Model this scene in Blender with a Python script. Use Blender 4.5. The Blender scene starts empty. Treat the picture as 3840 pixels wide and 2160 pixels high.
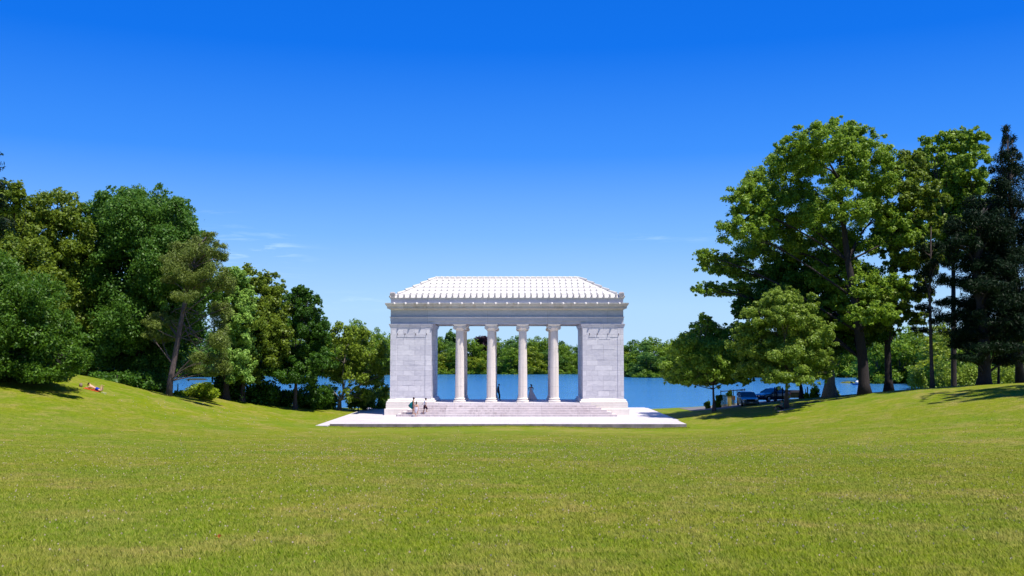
import bpy, bmesh, math, random
import numpy as np
from mathutils import Vector, Matrix
random.seed(7)
RNG = np.random.default_rng(11)
scene = bpy.context.scene
col = scene.collection
R = math.radians

# ------------------------------------------------------------------ camera, sky, sun, exposure
F = 3733.0
PITCH = math.atan(260 / F)
YAW = math.atan(21 / F)
cam_data = bpy.data.cameras.new("camera")
cam_data.sensor_width = 36.0
cam_data.lens = 36.0 * F / 3840.0
cam_data.clip_end = 9000
cam_data.clip_start = 0.1
cam = bpy.data.objects.new("camera", cam_data)
col.objects.link(cam)
cam.location = (0, 0, 0)
cam.rotation_euler = (math.pi / 2 + PITCH, 0, YAW)
scene.camera = cam

SUN = Vector((0.34, -0.30, 1.0)).normalized()
world = bpy.data.worlds.new("World")
scene.world = world
world.use_nodes = True
wn, wl = world.node_tree.nodes, world.node_tree.links
wn.clear()
w_out = wn.new('ShaderNodeOutputWorld'); w_bg = wn.new('ShaderNodeBackground')
w_sky = wn.new('ShaderNodeTexSky')
w_sky.sky_type = 'NISHITA'; w_sky.sun_disc = False
w_sky.sun_elevation = math.asin(SUN.z)
w_sky.sun_rotation = math.atan2(SUN.x, SUN.y)
w_sky.altitude = 0; w_sky.air_density = 1.0; w_sky.dust_density = 0.3; w_sky.ozone_density = 3.0
w_hs = wn.new('ShaderNodeHueSaturation')
w_hs.inputs['Saturation'].default_value = 1.28
w_hs.inputs['Value'].default_value = 1.0
wl.new(w_sky.outputs[0], w_hs.inputs['Color'])
# the clear deep blue of the day, by height above the horizon
w_tg = wn.new('ShaderNodeTexCoord'); w_sz = wn.new('ShaderNodeSeparateXYZ'); wl.new(w_tg.outputs['Generated'], w_sz.inputs[0])
w_ramp = wn.new('ShaderNodeValToRGB'); wl.new(w_sz.outputs[2], w_ramp.inputs[0])
_st = [(0.0, (.48,.72,1.0)), (.05, (.42,.68,1.0)), (.12, (.20,.48,1.0)), (.20, (.045,.28,.97)), (.30, (.002,.165,.84)), (.45, (.0,.12,.68)), (1.0, (.0,.09,.5))]
while len(w_ramp.color_ramp.elements) < len(_st): w_ramp.color_ramp.elements.new(.5)
for _e, (_p, _c) in zip(w_ramp.color_ramp.elements, _st): _e.position = _p; _e.color = (*_c, 1)
w_mul = wn.new('ShaderNodeVectorMath'); w_mul.operation = 'SCALE'; wl.new(w_ramp.outputs[0], w_mul.inputs[0]); w_mul.inputs['Scale'].default_value = SKYK = 5.3
w_sm = wn.new('ShaderNodeMix'); w_sm.data_type = 'RGBA'; w_sm.inputs[0].default_value = .965
wl.new(w_hs.outputs[0], w_sm.inputs[6]); wl.new(w_mul.outputs[0], w_sm.inputs[7])
# a few thin wisps of cirrus low in the sky
w_tc = wn.new('ShaderNodeTexCoord')
def wmath(op, a, b=None):
    n = wn.new('ShaderNodeMath'); n.operation = op
    for i, v in enumerate((a, b)):
        if v is None: continue
        if isinstance(v, (int, float)): n.inputs[i].default_value = v
        else: wl.new(v, n.inputs[i])
    return n.outputs[0]
w_map = wn.new('ShaderNodeMapping'); w_map.inputs['Scale'].default_value = (6, 6, 60)
w_map.inputs['Rotation'].default_value = (0, R(-3), 0)
wl.new(w_tc.outputs['Generated'], w_map.inputs['Vector'])
w_noi = wn.new('ShaderNodeTexNoise'); w_noi.inputs['Scale'].default_value = 3.2
w_noi.inputs['Detail'].default_value = 6; w_noi.inputs['Roughness'].default_value = 0.6; w_noi.inputs['Distortion'].default_value = 0.5
wl.new(w_map.outputs[0], w_noi.inputs['Vector'])
w_r = wn.new('ShaderNodeMapRange'); w_r.inputs['From Min'].default_value = 0.5; w_r.inputs['From Max'].default_value = 0.75
wl.new(w_noi.outputs[0], w_r.inputs['Value'])
def wblob(px, py, sx, sz):
    d = Vector(((px - 1941) / F, 1, (1340 - py) / F)).normalized()
    sep = wn.new('ShaderNodeSeparateXYZ'); wl.new(w_tc.outputs['Generated'], sep.inputs[0])
    a = wmath('DIVIDE', wmath('SUBTRACT', sep.outputs[0], d.x), sx)
    b = wmath('DIVIDE', wmath('SUBTRACT', sep.outputs[2], d.z), sz)
    q = wmath('ADD', wmath('MULTIPLY', a, a), wmath('MULTIPLY', b, b))
    e = wmath('EXPONENT', wmath('MULTIPLY', q, -1.0))
    return wmath('MULTIPLY', e, wmath('GREATER_THAN', sep.outputs[1], 0.0))
w_m = wmath('MULTIPLY', wblob(930, 950, .040, .020), 1.5)
for a in [(760, 790, .016, .0025), (1360, 1130, .045, .007), (2500, 890, .05, .004)]:
    w_m = wmath('ADD', w_m, wmath('MULTIPLY', wblob(*a), .6))
w_f = wmath('MULTIPLY', wmath('MULTIPLY', w_m, w_r.outputs[0]), .3)
w_mix = wn.new('ShaderNodeMix'); w_mix.data_type = 'RGBA'
wl.new(w_f, w_mix.inputs[0]); wl.new(w_sm.outputs[2], w_mix.inputs[6]); w_mix.inputs[7].default_value = (6.5, 7.5, 9, 1)
wl.new(w_mix.outputs[2], w_bg.inputs['Color'])
w_bg.inputs['Strength'].default_value = 0.12
wl.new(w_bg.outputs[0], w_out.inputs[0])

sun_d = bpy.data.lights.new("sun", 'SUN'); sun_d.energy = 4.3; sun_d.angle = R(0.5); sun_d.color = (1, .94, .84)
sun = bpy.data.objects.new("sun", sun_d); col.objects.link(sun)
sun.rotation_euler = SUN.to_track_quat('Z', 'Y').to_euler()
sun.location = (20, -20, 60)
scene.view_settings.view_transform = 'Standard'
scene.view_settings.look = 'None'
scene.view_settings.exposure = 0.7
scene.view_settings.gamma = 1.0
scene.cycles.max_bounces = 6
scene.cycles.transparent_max_bounces = 4

# ------------------------------------------------------------------ helpers
def P(px, py, Y):
    """point at distance Y seen at pixel (px, py) of the 3840x2160 photograph"""
    u = (px - 1920) / F; v = (1080 - py) / F
    y1 = math.cos(PITCH) - v * math.sin(PITCH); z1 = math.sin(PITCH) + v * math.cos(PITCH)
    x = u * math.cos(YAW) - y1 * math.sin(YAW); y = u * math.sin(YAW) + y1 * math.cos(YAW)
    t = Y / y
    return Vector((x * t, Y, z1 * t))

def tag(o, label=None, cat=None, group=None, kind=None):
    if label: o['label'] = label
    if cat: o['category'] = cat
    if group: o['group'] = group
    if kind: o['kind'] = kind
    return o

def empty(name, loc, rz=0):
    o = bpy.data.objects.new(name, None); col.objects.link(o)
    o.location = loc; o.rotation_euler = (0, 0, rz); o.empty_display_size = .3
    return o

def copy_tree(o, parent=None):
    c = o.copy(); col.objects.link(c)
    c.parent = parent
    for ch in o.children: copy_tree(ch, c)
    return c

class MB:
    def __init__(s): s.v = []; s.f = []
    def add(s, vs, fs):
        o = len(s.v); s.v += [tuple(v) for v in vs]; s.f += [tuple(i + o for i in f) for f in fs]
    def box(s, x0, x1, y0, y1, z0, z1):
        s.add([(x0,y0,z0),(x1,y0,z0),(x1,y1,z0),(x0,y1,z0),(x0,y0,z1),(x1,y0,z1),(x1,y1,z1),(x0,y1,z1)],
              [(0,3,2,1),(4,5,6,7),(0,1,5,4),(1,2,6,5),(2,3,7,6),(3,0,4,7)])
    def rect(s, x0, x1, y0, y1, prof):
        """stack of rectangles: prof = [(offset outwards, z), ...]"""
        vs = []; n = len(prof)
        for d, z in prof: vs += [(x0-d,y0-d,z),(x1+d,y0-d,z),(x1+d,y1+d,z),(x0-d,y1+d,z)]
        fs = [(0,3,2,1), tuple(4*(n-1)+i for i in range(4))]
        for k in range(n-1):
            for i in range(4):
                j = (i+1) % 4; fs.append((4*k+i, 4*k+j, 4*k+4+j, 4*k+4+i))
        s.add(vs, fs)
    def lathe(s, prof, n=24, c=(0,0), fl=None):
        vs = []; m = len(prof)
        for r, z in prof:
            for i in range(n):
                a = 2*math.pi*i/n; rr = r * (fl(i) if fl else 1)
                vs.append((c[0]+rr*math.cos(a), c[1]+rr*math.sin(a), z))
        fs = [tuple(range(n))[::-1], tuple((m-1)*n+i for i in range(n))]
        for k in range(m-1):
            for i in range(n):
                j = (i+1) % n; fs.append((k*n+i, k*n+j, (k+1)*n+j, (k+1)*n+i))
        s.add(vs, fs)
    def tube(s, pts, rad, n=8):
        pts = [Vector(p) for p in pts]; m = len(pts)
        if isinstance(rad, (int, float)): rad = [rad]*m
        vs = []; up = None
        for k, p in enumerate(pts):
            d = (pts[min(k+1, m-1)] - pts[max(k-1, 0)])
            d = d.normalized() if d.length > 1e-9 else Vector((0,0,1))
            if up is None:
                up = Vector((1,0,0)) if abs(d.x) < .8 else Vector((0,1,0))
            a = (up - d*up.dot(d)).normalized(); b = d.cross(a); up = a
            for i in range(n):
                t = 2*math.pi*i/n; vs.append(p + (a*math.cos(t) + b*math.sin(t))*rad[k])
        fs = [tuple(range(n))[::-1], tuple((m-1)*n+i for i in range(n))]
        for k in range(m-1):
            for i in range(n):
                j = (i+1) % n; fs.append((k*n+i, k*n+j, (k+1)*n+j, (k+1)*n+i))
        s.add(vs, fs)
    def ball(s, c, r, n=10, m=7, q=None):
        c = Vector(c); r = Vector(r) if not isinstance(r, (int, float)) else Vector((r,r,r))
        vs = []
        for k in range(1, m):
            t = math.pi*k/m
            for i in range(n):
                a = 2*math.pi*i/n
                p = Vector((r.x*math.sin(t)*math.cos(a), r.y*math.sin(t)*math.sin(a), r.z*math.cos(t)))
                vs.append(c + (q @ p if q else p))
        tp = Vector((0,0,r.z)); vs += [c + (q @ tp if q else tp), c - (q @ tp if q else tp)]
        T = len(vs)-2; fs = []
        for i in range(n):
            j = (i+1) % n
            fs.append((T, i, j)); fs.append((T+1, (m-2)*n+j, (m-2)*n+i))
            for k in range(m-2): fs.append((k*n+i, (k+1)*n+i, (k+1)*n+j, k*n+j))
        s.add(vs, fs)
    def build(s, name, mat, parent=None, smooth=False, bevel=0):
        me = bpy.data.meshes.new(name); me.from_pydata(s.v, [], s.f)
        me.validate(); me.update()
        if smooth: me.polygons.foreach_set('use_smooth', [True]*len(me.polygons))
        if bevel:
            bm = bmesh.new(); bm.from_mesh(me)
            bmesh.ops.bevel(bm, geom=[e for e in bm.edges if e.is_manifold and e.calc_face_angle(0) > .7], offset=bevel, segments=1, affect='EDGES')
            bm.to_mesh(me); bm.free()
        o = bpy.data.objects.new(name, me); col.objects.link(o)
        if mat: me.materials.append(mat)
        if parent: o.parent = parent
        return o

def np_mesh(name, verts, k, mat, parent=None, tint=None):
    """verts: (N*k,3) array, faces of k corners each, unshared"""
    n = len(verts) // k
    me = bpy.data.meshes.new(name)
    me.vertices.add(n*k); me.vertices.foreach_set('co', np.asarray(verts, dtype=np.float32).ravel())
    me.loops.add(n*k); me.loops.foreach_set('vertex_index', np.arange(n*k, dtype=np.int32))
    me.polygons.add(n); me.polygons.foreach_set('loop_start', np.arange(0, n*k, k, dtype=np.int32))
    me.polygons.foreach_set('loop_total', np.full(n, k, dtype=np.int32))
    me.update(calc_edges=True)
    if tint is not None:
        a = me.attributes.new('tint', 'FLOAT', 'FACE'); a.data.foreach_set('value', np.asarray(tint, dtype=np.float32))
    me.materials.append(mat)
    o = bpy.data.objects.new(name, me); col.objects.link(o)
    if parent: o.parent = parent
    return o

# ------------------------------------------------------------------ materials
class NT:
    def __init__(s, name):
        s.m = bpy.data.materials.new(name); s.m.use_nodes = True
        s.n = s.m.node_tree.nodes; s.l = s.m.node_tree.links
        s.b = s.n['Principled BSDF']; s.out = s.n['Material Output']
    def inp(s, sock, v):
        if isinstance(v, bpy.types.NodeSocket): s.l.new(v, sock)
        else: sock.default_value = v
    def math(s, op, a, b=0.0, c=None):
        n = s.n.new('ShaderNodeMath'); n.operation = op; s.inp(n.inputs[0], a); s.inp(n.inputs[1], b)
        if c is not None: s.inp(n.inputs[2], c)
        return n.outputs[0]
    def noise(s, vec, scale, det=4, rough=.55, dist=0):
        n = s.n.new('ShaderNodeTexNoise'); n.inputs['Scale'].default_value = scale
        n.inputs['Detail'].default_value = det; n.inputs['Roughness'].default_value = rough; n.inputs['Distortion'].default_value = dist
        if vec is not None: s.l.new(vec, n.inputs['Vector'])
        return n.outputs[0]
    def mapr(s, v, a, b, c=0.0, d=1.0):
        n = s.n.new('ShaderNodeMapRange'); s.l.new(v, n.inputs[0])
        for i, q in enumerate((a, b, c, d)): n.inputs[i+1].default_value = q
        return n.outputs[0]
    def mix(s, f, a, b, bt='MIX'):
        n = s.n.new('ShaderNodeMix'); n.data_type = 'RGBA'; n.blend_type = bt
        s.inp(n.inputs[0], f)
        for i, c in ((6, a), (7, b)):
            s.inp(n.inputs[i], c if isinstance(c, bpy.types.NodeSocket) else (*c[:3], 1))
        return n.outputs[2]
    def pos(s, scale=(1,1,1), obj=False, rot=(0,0,0)):
        g = s.n.new('ShaderNodeTexCoord').outputs['Object'] if obj else s.n.new('ShaderNodeNewGeometry').outputs['Position']
        n = s.n.new('ShaderNodeMapping'); n.inputs['Scale'].default_value = scale; n.inputs['Rotation'].default_value = rot
        s.l.new(g, n.inputs[0]); return n.outputs[0]
    def bump(s, h, st=.3, dist=.02):
        n = s.n.new('ShaderNodeBump'); n.inputs['Strength'].default_value = st; n.inputs['Distance'].default_value = dist
        s.l.new(h, n.inputs['Height']); s.l.new(n.outputs[0], s.b.inputs['Normal'])
    def set(s, **k):
        for a, v in k.items(): s.inp(s.b.inputs[a.replace('_', ' ')], v)
        return s.m

def plain(name, c, rough=.6, metal=0, var=.12, sc=6):
    t = NT(name); n = t.noise(t.pos(obj=True), sc)
    c2 = tuple(x*(1-var*2.2) for x in c)
    return t.set(Base_Color=t.mix(t.mapr(n, .3, .7), c2, c), Roughness=rough, Metallic=metal, Specular_IOR_Level=.2)

def marble(name, ca, cb, bw=1.17, bh=.52, plan=False, stain=None, mort=.55, var=1.0, rough=.55, vein=.5):
    """blocks of pale marble; ca, cb = lighter and darker block tone"""
    t = NT(name)
    g = t.n.new('ShaderNodeNewGeometry')
    sp = t.n.new('ShaderNodeSeparateXYZ'); t.l.new(g.outputs['Position'], sp.inputs[0])
    sn = t.n.new('ShaderNodeSeparateXYZ'); t.l.new(g.outputs['True Normal'], sn.inputs[0])
    cb_ = t.n.new('ShaderNodeCombineXYZ')
    if plan:
        t.l.new(sp.outputs[0], cb_.inputs[0]); t.l.new(sp.outputs[1], cb_.inputs[1])
    else:
        side = t.math('GREATER_THAN', t.math('ABSOLUTE', sn.outputs[0]), .6)
        u = t.math('ADD', t.math('MULTIPLY', sp.outputs[1], side), t.math('MULTIPLY', sp.outputs[0], t.math('SUBTRACT', 1.0, side)))
        t.l.new(u, cb_.inputs[0]); t.l.new(t.math('ADD', sp.outputs[2], 20.0 + .07), cb_.inputs[1])
    br = t.n.new('ShaderNodeTexBrick'); t.l.new(cb_.outputs[0], br.inputs['Vector'])
    br.inputs['Scale'].default_value = 1; br.inputs['Brick Width'].default_value = bw; br.inputs['Row Height'].default_value = bh
    br.inputs['Mortar Size'].default_value = .012; br.inputs['Mortar Smooth'].default_value = .1
    br.inputs['Color1'].default_value = (1,1,1,1); br.inputs['Color2'].default_value = (0,0,0,1); br.inputs['Mortar'].default_value = (.5,.5,.5,1)
    br.offset = .5; br.squash = 1.5; br.squash_frequency = 3; br.inputs['Bias'].default_value = 0
    bl = t.math('MULTIPLY', br.outputs['Color'], 1.0)
    vp = t.pos((1, 1, 2.2), rot=(.2, .5, .3))
    n1 = t.noise(vp, 1.1, 7, .62, 1.6); n2 = t.noise(vp, 5, 5, .6, .6)
    f = t.math('ADD', t.math('MULTIPLY', bl, .55*var), t.math('MULTIPLY', t.mapr(n1, .35, .68), vein))
    f = t.math('ADD', f, t.math('MULTIPLY', t.mapr(n2, .4, .75), .22))
    c = t.mix(t.math('MINIMUM', f, 1.0), ca, cb)
    if stain:
        sv = t.pos((2.2, 2.2, .35)); s1 = t.noise(sv, 1.3, 6, .7); s2 = t.noise(t.pos(), .22, 3)
        sf = t.math('MULTIPLY', t.mapr(s1, .48, .72), t.mapr(s2, .35, .62))
        c = t.mix(t.math('MULTIPLY', sf, stain[1]), c, stain[0])
    c = t.mix(t.math('MULTIPLY', br.outputs['Fac'], mort), c, tuple(x*.42 for x in cb))
    t.bump(t.math('SUBTRACT', t.math('MULTIPLY', bl, .3), t.math('MULTIPLY', br.outputs['Fac'], 1.0)), .5, .02)
    return t.set(Base_Color=c, Roughness=rough)

M = {}
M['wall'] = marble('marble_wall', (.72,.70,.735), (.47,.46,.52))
M['column'] = marble('marble_column', (.80,.74,.69), (.66,.60,.56), bw=50, bh=1.9, vein=.35, var=.4, mort=.35, stain=((.52,.42,.33), .35))
M['step'] = marble('marble_step', (.76,.70,.69), (.55,.47,.48), bw=3.2, bh=40, mort=.6, stain=((.26,.21,.22), .6))
M['riser'] = marble('marble_riser', (.72,.655,.66), (.48,.42,.44), bw=3.2, bh=40, mort=.7, stain=((.17,.12,.13), .7))
M['pave'] = marble('marble_pavement', (.66,.605,.62), (.54,.495,.51), bw=1.6, bh=1.0, plan=True, mort=.8, vein=.35)
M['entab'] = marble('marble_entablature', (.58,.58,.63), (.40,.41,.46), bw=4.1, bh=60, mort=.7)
M['cornice'] = marble('marble_cornice', (.62,.59,.55), (.42,.40,.38), bw=3.1, bh=60, mort=.5, stain=((.23,.17,.09), .75))
M['roof'] = marble('marble_roof', (.62,.595,.57), (.52,.49,.475), bw=40, bh=40, mort=0, vein=.35, var=.2)
M['antefix'] = marble('marble_antefix', (.56,.53,.53), (.38,.35,.37), bw=40, bh=40, mort=0)
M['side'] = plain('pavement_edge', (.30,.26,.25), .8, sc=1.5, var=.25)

def leaf_mat(name, dark, light, trans=.36, hi=.12):
    t = NT(name)
    a = t.n.new('ShaderNodeAttribute'); a.attribute_name = 'tint'; a.attribute_type = 'GEOMETRY'
    c = t.mix(a.outputs['Fac'], dark, light)
    n = t.noise(t.pos(), .35, 3)
    c = t.mix(t.mapr(n, .35, .65), t.mix(.3, c, dark), c)
    t.set(Base_Color=c, Roughness=.5, Specular_IOR_Level=(.1 if hi < .1 else .3))
    tr = t.n.new('ShaderNodeBsdfTranslucent'); t.l.new(t.mix(.5, c, light), tr.inputs[0])
    ms = t.n.new('ShaderNodeMixShader'); ms.inputs[0].default_value = trans
    t.l.new(t.b.outputs[0], ms.inputs[1]); t.l.new(tr.outputs[0], ms.inputs[2]); t.l.new(ms.outputs[0], t.out.inputs[0])
    return t.m
LM = {
 'deep':   leaf_mat('leaf_deep',   (0.021,0.075,0.007), (0.098,0.220,0.015)),
 'mid':    leaf_mat('leaf_mid',    (0.031,0.093,0.006), (0.129,0.251,0.017)),
 'blue':   leaf_mat('leaf_blue',   (0.032,0.105,0.011), (0.144,0.285,0.030)),
 'silver': leaf_mat('leaf_silver', (0.105,0.247,0.043), (0.403,0.585,0.111)),
 'olive':  leaf_mat('leaf_olive',  (0.064,0.119,0.011), (0.247,0.329,0.026)),
 'yellow': leaf_mat('leaf_yellow', (0.093,0.171,0.012), (0.310,0.403,0.031)),
 'maple':  leaf_mat('leaf_maple',  (0.082,0.175,0.012), (0.328,0.472,0.041), .38),
 'pine':   leaf_mat('leaf_pine',   (0.060,0.100,0.012), (0.230,0.290,0.045), .15),
 'spruce': leaf_mat('leaf_spruce', (0.003,0.011,0.004), (0.013,0.034,0.010), .05, .08),
 'purple': leaf_mat('leaf_purple', (0.020,0.010,0.018), (0.060,0.025,0.050)),
 'bush':   leaf_mat('leaf_bush',   (0.139,0.232,0.009), (0.388,0.496,0.023), .4),
 'far':    leaf_mat('leaf_far',    (0.053,0.133,0.010), (0.245,0.381,0.019), .3),
 'far2':   leaf_mat('leaf_far2',   (0.082,0.151,0.007), (0.326,0.390,0.018), .3),
 'far3':   leaf_mat('leaf_far3',   (0.036,0.110,0.016), (0.163,0.302,0.040), .3),

 'young':  leaf_mat('leaf_young',  (.095,.180,.014), (.330,.440,.060), .38),
}
def bark(name, a, b):
    t = NT(name); n = t.noise(t.pos((6, 6, .9)), 2.5, 6, .7)
    t.bump(n, .8, .08)
    return t.set(Base_Color=t.mix(t.mapr(n, .35, .65), a, b), Roughness=.9)
BK = {'dark': bark('bark_dark', (.012,.009,.010), (.038,.028,.028)), 'pale': bark('bark_pale', (.09,.075,.06), (.25,.21,.17)),
      'pine': bark('bark_pine', (.06,.045,.05), (.17,.12,.12)), 'mid': bark('bark_mid', (.035,.025,.025), (.11,.08,.075))}

# ------------------------------------------------------------------ terrain
CP = [(0,-30,-.9),(0,0,-1.7),(0,10,-2.1),(0,30,-3.25),(0,50,-4.45),(0,70,-5.5),(0,86,-5.99),(0,100,-6.02),(0,120,-6.02),
      (-17,87,-5.98),(17,87,-5.98),(-19,118,-5.99),(19,118,-5.95),(-15,70,-5.45),(15,70,-5.45),(-17,102,-6.0),(17,102,-5.98),(-20.5,95,-5.9),
      (-18,50,-4.3),(18,50,-4.3),(-18,30,-3.2),(18,30,-3.2),(-20,5,-1.8),(20,5,-1.8),(-30,35,-3.0),(30,35,-3.1),
      (-28,60,-3.9),(28,60,-3.9),(-38,75,-2.0),(-37,85,-1.75),(-34.5,80,-2.62),(-32.5,92,-3.35),(-30.6,100,-3.97),(-26,112,-5.25),(-24,80,-4.9),(-24,100,-5.4),
      (19.7,100,-5.35),(24.2,105,-5.02),(27,108,-4.8),(24.8,92,-4.62),(28.6,105,-4.5),(31.7,98,-3.8),(33.9,95,-3.35),(37.5,90,-2.75),(40.7,80,-2.15),(24,80,-4.95),(20,112,-5.75),(26,114,-5.2),
      (-45,50,-1.8),(45,50,-2.0),(-55,85,-.3),(55,85,-2.0),(46,92,-2.4),(60,100,-2.2),(-60,20,-.8),(60,20,-1.0),(-90,110,1),(90,110,-1),(-90,-20,0),(90,-20,0)]
cpa = np.array(CP, float)
def _U(r2): return np.where(r2 > 1e-9, r2*np.log(np.maximum(r2, 1e-9)), 0.0)
def _tps():
    X = cpa[:, :2]/40; n = len(X)
    d2 = ((X[:, None]-X[None])**2).sum(-1); K = _U(d2) + np.eye(n)*1e-3
    Pm = np.hstack([np.ones((n, 1)), X]); A = np.zeros((n+3, n+3)); A[:n, :n] = K; A[:n, n:] = Pm; A[n:, :n] = Pm.T
    return np.linalg.solve(A, np.concatenate([cpa[:, 2], np.zeros(3)]))
TW = _tps()
def lawn(x, y):
    x = np.clip(np.asarray(x, float), -95, 95); y = np.clip(np.asarray(y, float), -30, 124)
    q = np.stack([x.ravel(), y.ravel()], 1)/40
    d2 = ((q[:, None]-cpa[None, :, :2]/40)**2).sum(-1)
    z = _U(d2) @ TW[:-3] + TW[-3] + q @ TW[-2:]
    return z.reshape(x.shape)
RIMX = [-120,-80,-50,-40,-37,-32.5,-30.6,-26,-19,0,19,26,30,37,45,60,100]
RIMY = [120,105,95,92,90,96,103,114,118.2,118.2,118.5,117,112,100,93,110,125]
FPX = [-2500,-800,300,640,760,1000,1500,2200,2330,2400,3230,3270,3500,3650,3850,4500,7000]
FD  = [260,300,310,378,380,400,440,444,400,368,372,286,272,190,150,130,120]
WATER = -7.5
def ss(a, b, x):
    t = np.clip((x-a)/(b-a), 0, 1); return t*t*(3-2*t)
def gz(x, y):
    x = np.asarray(x, float); y = np.asarray(y, float)
    z = lawn(x, y)
    rim = np.interp(x, RIMX, RIMY)
    z = z + (-9.3 - z)*ss(0, 15, y-rim)
    bx = x/np.maximum(y, 20)*F + 1941
    fd = np.interp(bx, FPX, FD)
    z = z + ss(-3, 16, y-fd)*(2.6) + ss(10, 260, y-fd)*7*(y > 100)
    return z
def gzz(x, y): return float(gz(np.array([x]), np.array([y]))[0])

xs = np.concatenate([-np.geomspace(64, 4000, 60)[::-1], np.linspace(-62, 62, 150), np.geomspace(64, 4000, 60)])
ys = np.concatenate([[-3000,-800,-200,-80,-40], np.linspace(-20, 130, 180), np.linspace(134, 480, 90), np.geomspace(490, 6000, 22)])
GX, GY = np.meshgrid(xs, ys)
GZ = np.vstack([gz(GX[i:i+8], GY[i:i+8]) for i in range(0, len(ys), 8)])
me = bpy.data.meshes.new('ground')
vv = np.stack([GX.ravel(), GY.ravel(), GZ.ravel()], 1)
nx, ny = len(xs), len(ys)
idx = np.arange(nx*ny).reshape(ny, nx)
ff = np.stack([idx[:-1, :-1].ravel(), idx[:-1, 1:].ravel(), idx[1:, 1:].ravel(), idx[1:, :-1].ravel()], 1)
me.from_pydata(vv.tolist(), [], ff.tolist()); me.polygons.foreach_set('use_smooth', [True]*len(ff))
ground = bpy.data.objects.new('ground', me); col.objects.link(ground); tag(ground, kind='structure')

def grass_color(t):
    p = t.pos()
    n1 = t.noise(p, .11, 5, .6); n2 = t.noise(t.pos((1, .7, 1)), .55, 6, .65, .4); n3 = t.noise(p, 3.2, 5, .7); n4 = t.noise(p, 22, 4, .7)
    n5 = t.noise(t.pos((.7, 1.6, 1)), 1.5, 5, .75, .6)
    dry = t.math('ADD', t.mapr(n2, .47, .62, 0, .55), t.mapr(n5, .51, .64, 0, .5))
    dry = t.math('MULTIPLY', dry, t.mapr(n1, .30, .62, .45, 1.0))
    g = t.mix(t.mapr(n1, .35, .65), (.142,.215,.002), (.220,.238,.005))
    g = t.mix(dry, g, (.390,.275,.105))
    g = t.mix(t.mapr(n3, .42, .62, 0, .6), g, (.080,.140,.002))
    return g, n3, n4
t = NT('grass_ground'); g, n3, n4 = grass_color(t)
g = t.mix(t.mapr(n4, .35, .7, 0, .45), g, (.07,.10,.006)); t.bump(n4, .6, .05)
me.materials.append(t.set(Base_Color=g, Roughness=.85, Specular_IOR_Level=.1))

# grass blades in front of the camera
def make_grass():
    N = 760000
    y = 5.5 + (RNG.random(N)**1.75)*74
    x = (RNG.random(N)*2-1)*(y*.56+1.5)
    K = 12000     # tufts overhanging the terrace edge
    y[:K] = 88.14 - np.abs(RNG.normal(0, .5, K)); x[:K] = -17.6 + RNG.random(K)*32.6
    z = np.concatenate([lawn(x[i:i+20000], y[i:i+20000]) for i in range(0, N, 20000)])
    h = (.022 + RNG.random(N)*.036)*(1-y/110); h[:K] = .03 + .055*RNG.random(K)*(.4+.6*np.sin(x[:K]*2.1)**2)
    w = (.0020 + RNG.random(N)*.0022)*(1 + y/9)
    a = RNG.random(N)*math.pi
    lx = RNG.normal(0, .6, N)*h - .3*h; ly = RNG.normal(.5, .6, N)*h
    b0 = np.stack([x-np.cos(a)*w, y-np.sin(a)*w, z-.005], 1); b1 = np.stack([x+np.cos(a)*w, y+np.sin(a)*w, z-.005], 1)
    tp = np.stack([x+lx, y+ly, z+h], 1)
    v = np.stack([b0, b1, tp], 1).reshape(-1, 3)
    t = NT('grass_blade'); g, n3, n4 = grass_color(t)
    at = t.n.new('ShaderNodeAttribute'); at.attribute_name = 'tint'; at.attribute_type = 'GEOMETRY'
    g = t.mix(at.outputs['Fac'], t.mix(.2, g, (.05,.11,.001)), t.mix(.40, g, (.60,.56,.14)))
    t.set(Base_Color=g, Roughness=.7, Specular_IOR_Level=.05)
    tr = t.n.new('ShaderNodeBsdfTranslucent'); t.l.new(g, tr.inputs[0])
    ms = t.n.new('ShaderNodeMixShader'); ms.inputs[0].default_value = .35
    t.l.new(t.b.outputs[0], ms.inputs[1]); t.l.new(tr.outputs[0], ms.inputs[2]); t.l.new(ms.outputs[0], t.out.inputs[0])
    o = np_mesh('grass', v, 3, t.m, tint=RNG.random(N)**1.3)
    tag(o, 'short mown lawn grass, green with dry straw patches', 'grass', kind='stuff')
make_grass()
def make_clover():
    pts = []
    for cx, cy, sx, sy, n in [(-2.2, 15, 2.2, 2.5, 260), (3, 22, 5, 5, 320), (-28, 84, 5, 6, 90), (-20, 76, 7, 5, 60), (9, 34, 7, 8, 240), (-9, 26, 5, 6, 200), (5, 13, 3, 2.5, 160), (12, 17, 3, 3, 300), (-7, 40, 9, 5, 500), (12, 45, 10, 7, 700), (1, 26, 12, 9, 1500), (1, 13, 6, 3, 500), (2, 52, 16, 8, 700)]:
        pts.append(np.stack([RNG.normal(cx, sx, n), RNG.normal(cy, sy, n)], 1))
    q = np.vstack(pts); q = q[q[:, 1] > 7]; z = lawn(q[:, 0], q[:, 1]); vs = []
    for (x, y), zz in zip(q, z):
        s = random.uniform(.004, .009)*(1+y/22); h = random.uniform(.05, .09)*(1+y/70)
        for k in range(2):
            a = random.random()*3.14; dx, dy = math.cos(a)*s, math.sin(a)*s
            vs += [(x-dx, y-dy, zz+h), (x, y, zz+h-s), (x+dx, y+dy, zz+h), (x, y, zz+h+s)]
    o = np_mesh('clover_flowers', np.array(vs), 4, plain('clover_white', (.62,.50,.40), .8))
    tag(o, 'tiny white clover heads scattered through the lawn', 'flowers', kind='stuff')
make_clover()

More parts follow.
